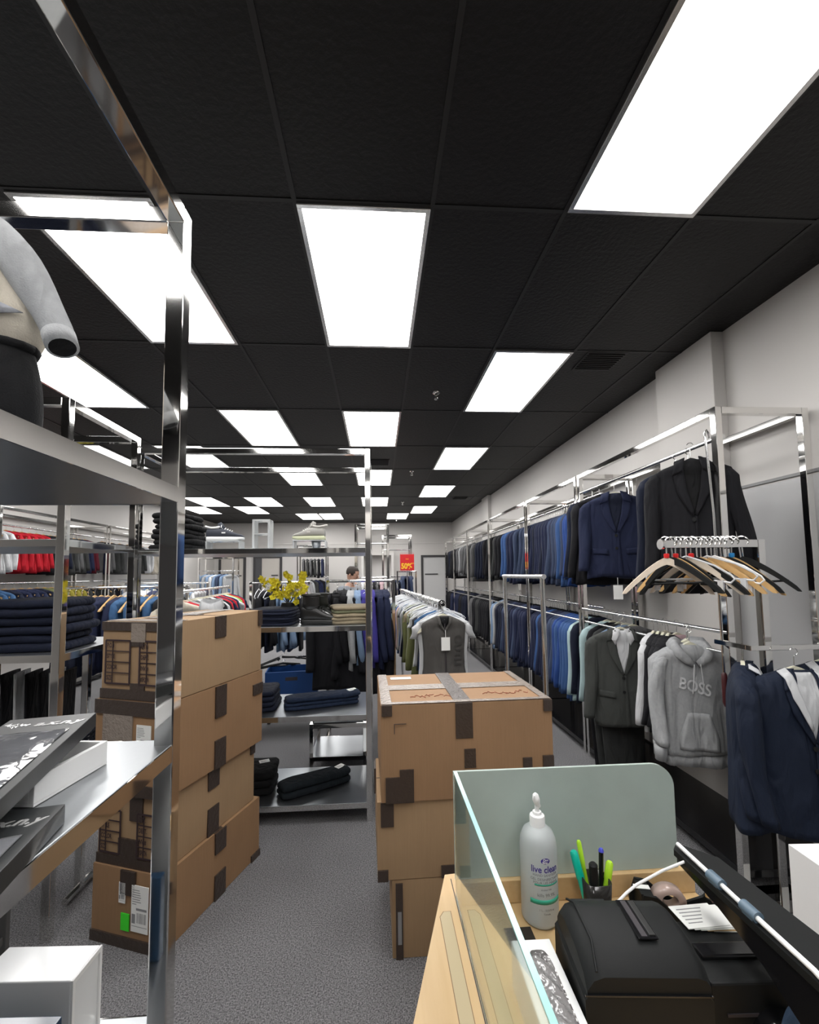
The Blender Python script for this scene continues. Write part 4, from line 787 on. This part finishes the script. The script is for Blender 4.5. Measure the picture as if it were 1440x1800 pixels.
# second device to the right of the printer
t=thing('card_terminal_base','wide flat black cash drawer with documents on its rear edge','cash drawer',(.66,.80,cz+.0005),R(-3))
MB().box(-.075,.09,-.015,.125,0,.085,.004).build('drawer_body',BLACKP,t); MB().box(-.06,.065,.03,.062,.085,.094,.003).build('glossy_lid',BLACKG,t); MB().box(-.05,.05,-.017,-.015,.03,.035).build('drawer_line',INK,t)
for i in range(5):
    o=put('receipt_paper',MB().box(-.045,.045,-.03,.03,0,.0015).mesh('receipt_paper',PAPER if i!=3 else MAPLE),None,(.665+.014*i,.926-.002*i,cz+.0866+.0016*(4-i)),(0,0,R(2-2*i)),f'printed paper slip on the cash drawer, {ORD[i]} of the fanned pile','paper slip','paper slips on the cash drawer')
    if i==0:
        q=MB()
        for j in range(5): q.box(-.035,.02-.006*j,.018-.009*j,.020-.009*j,.0015,.0019)
        q.build('printed_lines',LBL,o)
# tissue / glove box
t=thing('dispenser_box','white box with an oval window showing grey film, beside the printer','box',(.300,.80,cz+.0005),R(-1))
MB().box(-.035,.035,-.20,.105,0,.085,.001).build('box_body',WHITEM,t)
ov=[(.021*math.copysign(abs(math.cos(a))**.45,math.cos(a)),-.055+.135*math.copysign(abs(math.sin(a))**.35,math.sin(a))) for a in [2*PI*k/36 for k in range(36)]]
MB().prism(ov,.0010,Matrix.Translation((0,0,.0852))).build('oval_opening',mat('grey_film',(.10,.09,.09),.08,0,.8,30,1),t)
MB().grid(lambda u,v: Vector(((u-.5)*.036,-.18+.245*v,.0868+.004*math.sin(u*PI)*math.sin(v*PI)+.002*math.sin(v*37+u*9)*math.sin(u*PI))),10,40).build('crumpled_film',mat('crumpled_clear_film',(.5,.48,.48),.05,0,.9,20,1,Transmission_Weight=.6),t,'all')
# monitor / display seen edge-on with white cable and clips
t=thing('pos_monitor','large black point-of-sale monitor seen edge-on at the lower right','monitor',(.70,.70,.80))
W(MB().prism([(.645,.965),(.665,.985),(.72,.93),(.74,.60),(.74,.30),(.645,.30)],.013,Matrix.Translation((0,0,.977))).build('top_bezel',BLACKP,t),t)
W(MB().prism([(.30,.9765),(.30,.82),(.62,.865),(.75,.93),(.85,.955),(.96,.965),(.96,.9765)],.05,Matrix(((0,0,1,.648),(1,0,0,0),(0,1,0,0),(0,0,0,1)))).build('screen_panel',BLACKG,t),t)
W(MB().box(.655,.70,.50,.57,.7855,.855,.003).build('monitor_stand',BLACKP,t),t)
t=thing('white_rod','white cable running along the monitor top edge','cable',(.652,.66,.995))
W(MB().tube([(.655,.965,1.0),(.653,.80,.998),(.651,.66,.998),(.645,.55,.985),(.64,.45,.97)],.0045,10).build('white_sheath',WHITEM,t,True),t)
CLP=mat('blue_grey_clip',(.10,.15,.20),.4)
for yy in (.855,.775): W(MB().tube([(.654,yy-.016,.998),(.654,yy+.016,.998)],.010,14).box(.646,.662,yy-.012,yy+.012,.984,.998,.002).build('clip',CLP,t,True),t)
t=thing('white_cable','thin white cable crossing behind the printer to the monitor','cable',(.55,.95,.95))
W(MB().tube([(.651,.933,.985),(.599,.937,.965),(.543,.940,.938),(.515,.932,.928),(.488,.921,.918)],.0028,8).build('cable_sheath',WHITEM,t,True),t)
t=thing('desk_scanner','glossy black rounded scanner lying at the bottom right','scanner',(.695,.765,cz+.0005),R(0))
MB().lathe([(0,.045),(.02,.043),(.035,.034),(.044,.018),(.046,0),(0,0)],sx=1,sy=1.25).build('glossy_shell',BLACKG,t,'all')
t=thing('blue_cloth','folded dusty blue cloth at the bottom right edge','cloth',(.715,.735,cz+.0005),R(20))
MB().grid(lambda u,v: Vector((-.03+.07*u,-.08+.11*v,.03+.035*math.sin(u*PI*.8+.3)+.004*math.sin(v*20+u*6))),12,14).build('cloth_fold',cloth('dusty_blue',(.06,.10,.17)),t,'all')
solid(t.children[0],.004)
# white carton at right edge
t=thing('white_carton','tall plain white carton by the wall at the right edge','box',(1.30,1.13,0),R(-3))
MB().box(-.115,.125,-.13,.125,0,.80,.001).build('carton_body',WHITEM,t); MB().box(-.115,.125,-.001,.001,.8,.8008).build('lid_seam',LBL,t)
t=thing('roll_holder','dark grey cylinder beside the white carton','cylinder',(1.02,.95,0))
MB().lathe([(0,0),(.06,0),(.062,.58),(.05,.60),(0,.60)]).build('cylinder_body',mat('grey_cylinder',(.16,.16,.16),.5),t,True)
# ------------------------------------------------------------------ empty rolling rail behind the right stack
t=thing('rolling_rail','empty round-tube chrome garment rail behind the right cartons','garment rail',(1.02,3.05,0))
for y in (2.66,3.46):
    W(MB().tube([(1.02,y,.06),(1.02,y,1.575)],.0155,14).build('upright',CHD,t,True),t)
    W(MB().tube([(.82,y,.075),(1.22,y,.075)],.013,10).build('foot_bar',CHD,t,True),t)
    for x in (.83,1.21): W(MB().lathe([(0,0),(.02,.004),(.026,.025),(.02,.046),(0,.05)],(x,y,.0)).build('caster',BLACKP,t,True),t)
W(MB().tube([(1.02,2.63,1.575),(1.02,3.49,1.575)],.0155,14).build('top_bar',CHD,t,True),t)
# ------------------------------------------------------------------ centre clothes rail with plastic hangers
c0,c1=Vector((.50,3.42,1.37)),Vector((.33,6.3,1.38)); dr=(c1-c0)
t=thing('garment_rail','long chrome rail crowded with clear plastic hangers in the centre','garment rail',(.42,4.8,0))
W(MB().tube([c0,c1],.016,14).build('rail_tube',CHD,t,True),t)
W(MB().tube([c0-dr.normalized()*.012,c0+dr.normalized()*.004],.026,20).build('end_cap',BLACKP,t,True),t)
for f_ in (.03,.97):
    p=c0+dr*f_; W(MB().box(p.x-.015,p.x+.015,p.y-.015,p.y+.015,.0,p.z-.01,.002).build('upright',CHD,t),t); W(MB().box(p.x-.28,p.x+.28,p.y-.02,p.y+.02,0,.03,.002).build('foot_bar',CHD,t),t)
seq=['sage','khaki','olive','navy','dark navy','olive','white','charcoal','grey','denim blue','pale grey','khaki','yellow','pink','sage','denim blue','navy','olive','grey','black','light blue','khaki','white','charcoal','sage','denim blue','pink','cream','olive','navy','black','grey','violet blue','khaki']
seq=['denim blue','navy','charcoal','charcoal','white','olive','navy','sage','khaki']+seq
rn=random.Random(4)
for i,c in enumerate(seq):
    p=c0.lerp(c1,.045+.93*i/len(seq)); k=rn.choice(('tee','trousers','shirt','tee')) if i>2 else 'tee'
    row(p+Vector((0,0,.004)),p+Vector((-.0009,.015,.004)),[c],k,'','' ,hang='clear',tags=.1,jit=7,scale=rn.uniform(.78,.9),grp='clothes on clear hangers along the centre rail',lab=f'{c} {WORDS[k]}, {ORD[i]} behind the vest on the centre rail')
# front vest + printed tee + jeans beneath
t=thing('zip_vest','taupe grey zip vest with embossed lettering facing the camera on the centre rail','vest',(.50,3.36,1.378),R(2)); t.scale=(.93,1,.93)
f,_=tors(.62,.37,.06,33,.010); body_mb(.62,.37,.06,33,.010,52,20).build('vest_body',GREYV,t,'all')
patch('zip_line',f,[(-.004,-.13),(-.004,-.60)],[(.004,-.13),(.004,-.60)],INK,t,.005,1,12,.002)
bpy.context.view_layer.update(); conform(densify(text('embossed_lettering','OUTLI',.085,(.105,-.06,-.38),(R(90),R(90),0),mat('vest_emboss',(.04,.038,.036),.6),t,.001,bold=.003)),f,.004)
for s in (-1,1): patch('neck_trim',f,[(s*.04,-.108),(s*.03,-.16),(0,-.215)],[(s*.06,-.112),(s*.05,-.17),(.0,-.235)],GREYV,t,.010,3,8,.006)
patch('inner_lining',f,[(-.045,-.11),(-.03,-.16),(0,-.21)],[(.045,-.11),(.03,-.16),(0,-.21)],BLK2,t,.004,4,8,.002)
put('price_tag',tagm,t,(.0,-.085,-.27)).scale=(2.2,1,1.9)
h=put('hanger',HM['cream'],t); put('hook',hk,h)
row((.50,3.385,1.374),(.50,3.40,1.374),['white'],'tee','','',hang='clear',tags=0,lab='white printed tee just behind the taupe vest',grp='x',scale=.98)
o=C.objects[-1]
row((.50,3.41,1.06),(.50,3.44,1.06),['denim blue'],'trousers','','',tags=0,lab='blue jeans hanging under the white tee behind the vest',grp='y',det=False,scale=1.25)
# loose clear hangers heaped over the rail
rn=random.Random(9)
for i in range(50):
    p=c0.lerp(c1,.015+.95*(i/50)**1.1); s=1 if i%3 else -1
    o=put('clear_hanger',HM['clear'],None,(p.x,p.y,p.z+.018),(R(rn.uniform(-12,12)),R(rn.uniform(-10,10)),R(rn.uniform(-22,22))),f'clear plastic hanger, {ORD[i]} from the front of the centre rail','hanger','clear plastic hangers on the centre rail'); put('hook',hk,o)
    o.scale=(.85,1.3,.9+.1*(i%2)); o.children[0].scale=(1.4,1.4,1.25)
# ------------------------------------------------------------------ far and left floor rails
def frame(label,p0,p1,z,grp=None,sq=True,foot=.25):
    p0,p1=Vector((*p0,z)),Vector((*p1,z)); c=(p0+p1)/2; t=thing('garment_rail',label,'garment rail',(c.x,c.y,0),0,grp)
    W(MB().tube([p0,p1],.014,10).build('rail_tube',CHD,t,True),t)
    n=(p1-p0).normalized(); s=Vector((-n.y,n.x,0))
    for p in (p0,p1):
        W(MB().box(p.x-.016,p.x+.016,p.y-.016,p.y+.016,0,z+.01,.002).build('upright',CH,t),t); a,b=p-s*foot,p+s*foot
        W(MB().tube([(a.x,a.y,.02),(b.x,b.y,.02)],.018,8).build('foot_bar',CH,t,True),t)
    return t
def rail(label,p0,p1,z,cols,kind,hang,where,lo=1,grp=None,jit=6,kinds=None,scale=1,tags=.1,foot=.25):
    frame(label,p0,p1,z,'free-standing clothes rails on the shop floor',foot=foot); a,b=Vector((*p0,z)),Vector((*p1,z)); d=(b-a).normalized()*.06
    row(a+d,b-d,cols,kind,where,'the left' if abs(a.y-b.y)<abs(a.x-b.x) else 'the front',hang=hang,lo=lo,jit=jit,kinds=kinds,scale=scale,tags=tags)
rail('chrome floor rail with wooden hangers behind the left rack',(-3.25,4.7),(-1.98,4.7),1.50,['dark navy']*4+['navy']*5+['denim blue']*6+['black']*3,'jacket','wood','on wooden-hanger rail',jit=4,kinds=['jacket','trousers','jacket'])
rail('chrome floor rail with cream hangers behind the left cartons',(-1.72,3.85),(-1.98,6.0),1.47,['cream','red','pale grey','grey','white','white','black','black','white','black','red','navy','red','navy','white','lime','red','navy'],'jacket','cream','on cream-hanger rail',kinds=['shirt','jacket','tee'])
rail('chrome floor rail behind the yellow flowers',(-1.50,5.3),(-.82,5.3),1.52,['black','black','dark navy','black','light blue','light blue','slate blue','light blue','black'],'trousers','clear','on rail behind flowers',kinds=['trousers','shirt'])
rail('chrome floor rail above the beige trousers',(-.50,4.45),(.16,4.45),1.54,['black','black','pale grey','light blue','violet blue','violet blue','navy','navy'],'jacket','black','on rail behind the boots',jit=8,foot=.2)
for i,x in enumerate((-.40,-.14)):
    tj,f=front_jacket((x,4.30,1.52-.06*i),BLK,('black coat facing the camera behind the boots, left one','black coat facing the camera behind the boots, right one')[i],R(-5+8*i),.46,1.0,.85,seed=50+i,hang='black',pk=False)
rail('chrome floor rail with white hangers left of the navy pile',(-3.4,6.1),(-2.3,6.1),1.52,['pale grey','white','white','checked navy','grey','white','light blue','white','light blue','white'],'shirt','cream','on rail near left wall')
# far racks centre
for i,(x0,x1,y0,y1,cl) in enumerate([(-.39,.2,7.45,8.0,['white','cream','white','black','grey','pink']),(.10,.75,9.5,10.1,['white','black','navy','slate blue','navy']),(-2.3,-1.45,12.6,13.1,['grey','charcoal','grey','charcoal','black','navy'])]):
    rack('clothes_rack',f'chrome clothes rack far back in the centre, {("front one","middle one","one before the back doors")[i]}',x0,x1,y0,y1,H,(),[((x0+.02,(y0+y1)/2,2.15),(x1-.02,(y0+y1)/2,2.15),.012),((x0+.02,(y0+y1)/2,1.55),(x1-.02,(y0+y1)/2,1.55),.012)],'clothes rack')
    row((x0+.1,(y0+y1)/2,2.15 if i==2 else 1.55),(x1-.1,(y0+y1)/2,2.15 if i==2 else 1.55),cl,'shirt',f'on {("front","middle","rearmost")[i]} centre rack','the left',lo=1,tags=0,scale=.8)
row((-2.2,12.8,1.55),(-1.6,12.8,1.55),['pink','pale grey','charcoal','navy','black'],'shirt','under grey shirts on rearmost rack','the left',lo=1,tags=0,scale=.95,rz=R(70))
# left wall racks with two tiers
GL='chrome two-tier racks along the left wall'
allc=[['checked navy','checked navy','grey','burgundy','burgundy','olive'],['white','white','red','red','red','red','red','black','black','dark navy','charcoal','grey','charcoal','navy','burgundy'],['grey','charcoal','grey','black','charcoal','white','cream','charcoal','grey','black']]
low=[['denim blue','denim blue','denim blue','navy','dark navy','denim blue'],['denim blue','denim blue','dark navy','navy','navy','navy','dark navy','olive','olive','mustard','mustard','mustard','charcoal','black'],['charcoal','black','grey','light blue','light blue','light blue','slate blue','light blue','navy','light blue']]
for i,(a,b) in enumerate([(3.9,5.3),(5.35,7.4),(7.45,10.2)]):
    rack('clothes_rack',f'chrome two-tier clothes rack on the left wall, {ORD[i]} from the front',-4.96,-4.40,a,b,H,(),[((-4.66,a+.02,2.28),(-4.66,b-.02,2.28),.012),((-4.66,a+.02,1.55),(-4.66,b-.02,1.55),.012)],'clothes rack',GL,base=.09)
    row((-4.66,a+.1,2.28),(-4.66,b-.1,2.28),allc[i],'shirt',f'in top tier of {ORD[i]} left rack','the front',lo=1,tags=.1,scale=.8,rz=R(25),hang='wood')
    row((-4.66,a+.1,1.55),(-4.66,b-.1,1.55),low[i],'shirt',f'in bottom tier of {ORD[i]} left rack','the front',lo=1,tags=.05,scale=.9,rz=R(25),hang='wood')
# striped shirts by the left door
rack('clothes_rack','white-backed rack of striped shirts by the far left door',-4.6,-3.7,11.5,12.0,2.1,(),[((-4.58,11.75,1.75),(-3.72,11.75,1.75),.012)],'clothes rack')
row((-4.5,11.75,1.75),(-3.8,11.75,1.75),['light blue','pale grey','light blue','white','light blue','slate blue','light blue','pale grey'],'shirt','on rack by far left door','the left',lo=1,tags=0,rz=R(-45))
# ------------------------------------------------------------------ sale sign
SR=mat('sale_sign_red',(.62,.008,.012),.45); SYL=mat('sale_sign_yellow',(.9,.55,.02),.45)
t=thing('sale_sign','red 50% sale sign with yellow digits hanging in the far centre','sign',(.61,9.0,1.68))
MB().box(-.145,.145,-.004,.004,0,.335,.001).build('sign_panel',SR,t); text('discount_lettering','50%',.155,(-.015,-.005,.085),(R(90),0,0),SYL,t,.001,xs=.85,bold=.006); text('small_lettering','OFF',.04,(.112,-.005,.14),(R(90),0,0),SYL,t,.001)
text('small_lettering','SALE',.03,(0,-.005,.235),(R(90),0,0),SYL,t,.001); MB().lathe([(0,0),(.02,0),(.01,.05),(0,.06)],(0,0,.27)).build('small_emblem',SYL,t,True).scale.y=.2
MB().tube([(-.14,0,.335),(-.14,0,.36),(.14,0,.36),(.14,0,.335)],.003,6).build('sign_frame',SR,t,True)
t=thing('sign_stand','thin chrome pole holding up the red sale sign','sign stand',(.61,9.03,0))
MB().tube([(0,0,.01),(0,0,1.70)],.010,8).build('pole',CHD,t,True); MB().lathe([(0,0),(.14,0),(.13,.012),(0,.014)]).build('round_base',CHD,t,True)
row((.50,9.35,1.66),(.75,9.35,1.66),['slate blue','navy','slate blue'],'jacket','below the red sale sign','the left',lo=1,tags=0,det=False)
frame('small chrome rail behind the red sale sign',(.42,9.35),(.82,9.35),1.66,'free-standing clothes rails on the shop floor')
# ------------------------------------------------------------------ things low behind the middle rack
BC=mat('blue_crate_plastic',(.01,.05,.18),.4)
t=thing('blue_crate','dark blue plastic crate with hand hole on the floor behind the shelves','crate',(-.90,4.75,.30),R(6))
for nm_,bx in (('crate_front',(-.26,.26,-.18,-.165)),('crate_back',(-.26,.26,.165,.18)),('crate_side',(-.26,-.245,-.165,.165)),('crate_side',(.245,.26,-.165,.165))): MB().box(*bx,0,.33,.003).build(nm_,BC,t)
MB().box(-.245,.245,-.165,.165,0,.012).build('crate_bottom',BC,t); MB().box(-.06,.06,-.1815,-.179,.24,.275,.001).build('hand_hole',INK,t)
for i,(x,y,z,rx,rz_) in enumerate([(-.99,4.72,.60,60,20),(-.88,4.8,.62,70,-30),(-1.0,4.8,.66,55,70),(-.80,4.72,.64,75,10)]):
    o=put('hanger_in_crate',HM['black'],None,(x,y,z+.12),(R(rx),0,R(rz_)),f'loose black hanger piled in the blue crate, {ORD[i]} in the tangle','hanger','loose hangers in the blue crate'); put('hook',hk,o)
rack('steel_display_table','low brushed steel table behind the middle rack',-.56,-.10,3.66,4.12,.40,(.398,.14),(), 'display table',tw=.03)
t=thing('baseball_hat','royal blue baseball hat between the cartons and the shelf','cap',(-.95,3.20,1.0),0)
MB().lathe([(.09,.0),(.092,.03),(.075,.075),(.04,.1),(0,.105)]).build('cap_crown',BLUE,t,'all'); MB().grid(lambda u,v: Vector((.09*math.cos(PI*u)*(1+.1*v),-.09*math.sin(PI*u)*(.9+.8*v),.0-.015*v)),12,3).build('cap_brim',BLUE,t,'all'); MB().lathe([(0,0),(.018,0),(.018,.002),(0,.002)]).build('white_emblem',WHT,t,rot=(R(70),0,0),loc=(0,-.088,.045))
t=thing('cap_stand','white display stand below the blue cap','display stand',(-.95,3.20,.6805))
MB().lathe([(0,0),(.09,0),(.085,.01),(.015,.02),(.012,.30),(.05,.315),(0,.318)]).build('stand_post',WHITEM,t,True)
o=thing('low_table','low black table under the blue crate','table',(-.90,4.75,0)); MB().box(-.32,.32,-.22,.22,.26,.2995,.003).build('table_top',DARKM,o)
for sx in (-1,1):
    for sy in (-1,1): MB().box(sx*.29-.015,sx*.29+.015,sy*.19-.015,sy*.19+.015,0,.26).build('leg',DARKM,o)
# grey stool legs under the left shelf
t=thing('grey_stool','grey wooden stool on the floor left of the cartons','stool',(-1.62,1.75,0),R(20))
SG=mat('grey_stained_wood',(.10,.10,.10),.6)
MB().box(-.2,.2,-.17,.17,.42,.45,.004).build('seat',SG,t)
for sx in (-1,1):
    for sy in (-1,1): MB().box(sx*.17-.02,sx*.17+.02,sy*.14-.02,sy*.14+.02,0,.42,.003).build('leg',SG,t)
    MB().box(sx*.17-.012,sx*.17+.012,-.12,.12,.16,.19,.002).build('stretcher',SG,t)
MB().box(-.15,.15,-.152,-.128,.2,.23,.002).build('stretcher',SG,t)
# white + black clothes hanging between left shelves
row((-1.95,2.45,1.205),(-1.60,2.45,1.205),['black','white','black','black','white','black'],'trousers','under left rack shelf','the left',tags=0,det=False,scale=.5,rz=R(15))
frame('short chrome rail under the left rack shelf',(-2.0,2.45),(-1.54,2.45),1.205,'free-standing clothes rails on the shop floor',foot=.1)
# ------------------------------------------------------------------ shop assistant far back
SK=mat('skin',(.42,.24,.17),.5); HR=mat('dark_brown_hair',(.02,.012,.008),.7); GSH=cloth('grey_patterned_shirt',(.30,.32,.35)); TRO=BLK
pt=thing('person','person in a light grey shirt standing far back behind the rails, head lowered','person',(-.42,6.6,0),R(60))
def skin(name,joints,edges,m,parent,lv=2):
    me=bpy.data.meshes.new(name); me.from_pydata([j[0] for j in joints],edges,[]); me.materials.append(m); o=put(name,me,parent)
    md=o.modifiers.new('k','SKIN'); 
    for v,j in zip(me.skin_vertices[0].data,joints): v.radius=(j[1],j[1] if len(j)<3 else j[2])
    me.skin_vertices[0].data[0].use_root=True; subd(o,lv); 
    for p in me.polygons: p.use_smooth=True
    md.use_smooth_shade=True; return o
J=[((0,0,.95),.15,.11),((0,0,1.15),.15,.11),((0,.01,1.36),.17,.11),((0,-.0,1.44),.07,.07),((0,-.03,1.50),.05,.055),
((.18,0,1.38),.06),((.22,-.02,1.12),.045),((.20,-.20,1.0),.036),((.19,-.27,.98),.03),((-.18,0,1.38),.06),((-.22,-.02,1.12),.045),((-.20,-.2,1.0),.036),((-.19,-.27,.98),.03),
((.10,0,.88),.095),((.11,0,.48),.06),((.11,.01,.09),.045),((.12,-.13,.04),.04),((-.10,0,.88),.095),((-.11,0,.48),.06),((-.11,.01,.09),.045),((-.12,-.13,.04),.04)]
Ed=[(0,1),(1,2),(2,3),(3,4),(2,5),(5,6),(6,7),(7,8),(2,9),(9,10),(10,11),(11,12),(0,13),(13,14),(14,15),(15,16),(0,17),(17,18),(18,19),(19,20)]
skin('body',J,Ed,SK,pt)
JS=[(p[0],*[r+.035 for r in p[1:]]) for p in (J[0],J[1],J[2],J[5],J[6],J[7],J[9],J[10],J[11])]
skin('shirt',JS,[(0,1),(1,2),(2,3),(3,4),(4,5),(2,6),(6,7),(7,8)],GSH,pt)
JT=[((0,0,.93),.165,.125)]+[(J[i][0],*[r+.03 for r in J[i][1:]]) for i in (13,14,15,17,18,19)]
skin('trousers',JT,[(0,1),(1,2),(2,3),(0,4),(4,5),(5,6)],TRO,pt)
hd=MB().lathe([(0,-.12),(.035,-.115),(.055,-.08),(.068,-.03),(.075,.03),(.072,.07),(.05,.105),(0,.12)],sx=1,sy=1.25).build('head',SK,pt,'all',loc=(0,-.055,1.60),rot=(R(14),0,0))
MB().tube([(0,-.088,.02),(0,-.108,-.012),(0,-.112,-.022),(0,-.09,-.03)],[.006,.011,.013,.006],8).build('nose',SK,hd,'all'); 
for s in (-1,1):
    MB().lathe([(0,-.006),(.008,0),(0,.006)],(s*.028,-.084,.02),8).build('eye',INK,hd,True); MB().lathe([(0,-.03),(.012,-.01),(.014,.01),(0,.028)],(s*.076,.0,.0),8).build('ear',SK,hd,True)
    for k in range(4): MB().tube([(s*.19+(k-1.5)*.016,-.27,.98),(s*.19+(k-1.5)*.018,-.315,.965),(s*.19+(k-1.5)*.018,-.33,.94)],[.008,.0075,.006],6).build('finger',SK,pt,True)
MB().tube([(-.02,-.084,-.055),(0,-.09,-.056),(.02,-.084,-.055)],.005,6).build('mouth',mat('lip',(.3,.1,.09),.5),hd,True)
MB().lathe([(.078,-.0),(.083,.04),(.079,.08),(.055,.118),(0,.133)],(0,.012,0),sx=1,sy=1.22).build('hair',HR,hd,'all')
for s in (-1,1): MB().box(s*.12-.045,s*.12+.045,-.17,.06,0,.07,.02).build('shoe',BLACKP,pt)
# ------------------------------------------------------------------ camera, world, view
cam=bpy.data.cameras.new('camera'); co=bpy.data.objects.new('camera',cam); C.objects.link(co)
f_,cxp,cyp,yaw,pitch,roll=767,712,957,.0632,.0685,-.0123
cam.sensor_fit='VERTICAL'; cam.sensor_height=24; cam.lens=f_/1800*24; cam.shift_x=(720-cxp)/1800; cam.shift_y=(cyp-900)/1800; cam.clip_start=.02; cam.clip_end=60
fw=Vector((math.sin(yaw)*math.cos(pitch),math.cos(yaw)*math.cos(pitch),math.sin(pitch))); r0=Vector((math.cos(yaw),-math.sin(yaw),0)); u0=r0.cross(fw)
r=math.cos(roll)*r0+math.sin(roll)*u0; u=-math.sin(roll)*r0+math.cos(roll)*u0
M=Matrix((( r.x,u.x,-fw.x,0),(r.y,u.y,-fw.y,0),(r.z,u.z,-fw.z,1.6),(0,0,0,1))); co.matrix_world=M
S=bpy.context.scene; S.camera=co
wd=bpy.data.worlds.new('world'); S.world=wd; wd.use_nodes=True; wd.node_tree.nodes['Background'].inputs[0].default_value=(.5,.5,.5,1); wd.node_tree.nodes['Background'].inputs[1].default_value=.1
S.view_settings.view_transform='Standard'; S.view_settings.look='None'; S.view_settings.exposure=.8; S.view_settings.gamma=1
S.cycles.use_denoising=True; S.cycles.max_bounces=8; S.cycles.diffuse_bounces=4; S.cycles.glossy_bounces=6; S.cycles.transmission_bounces=6; S.cycles.sample_clamp_indirect=6
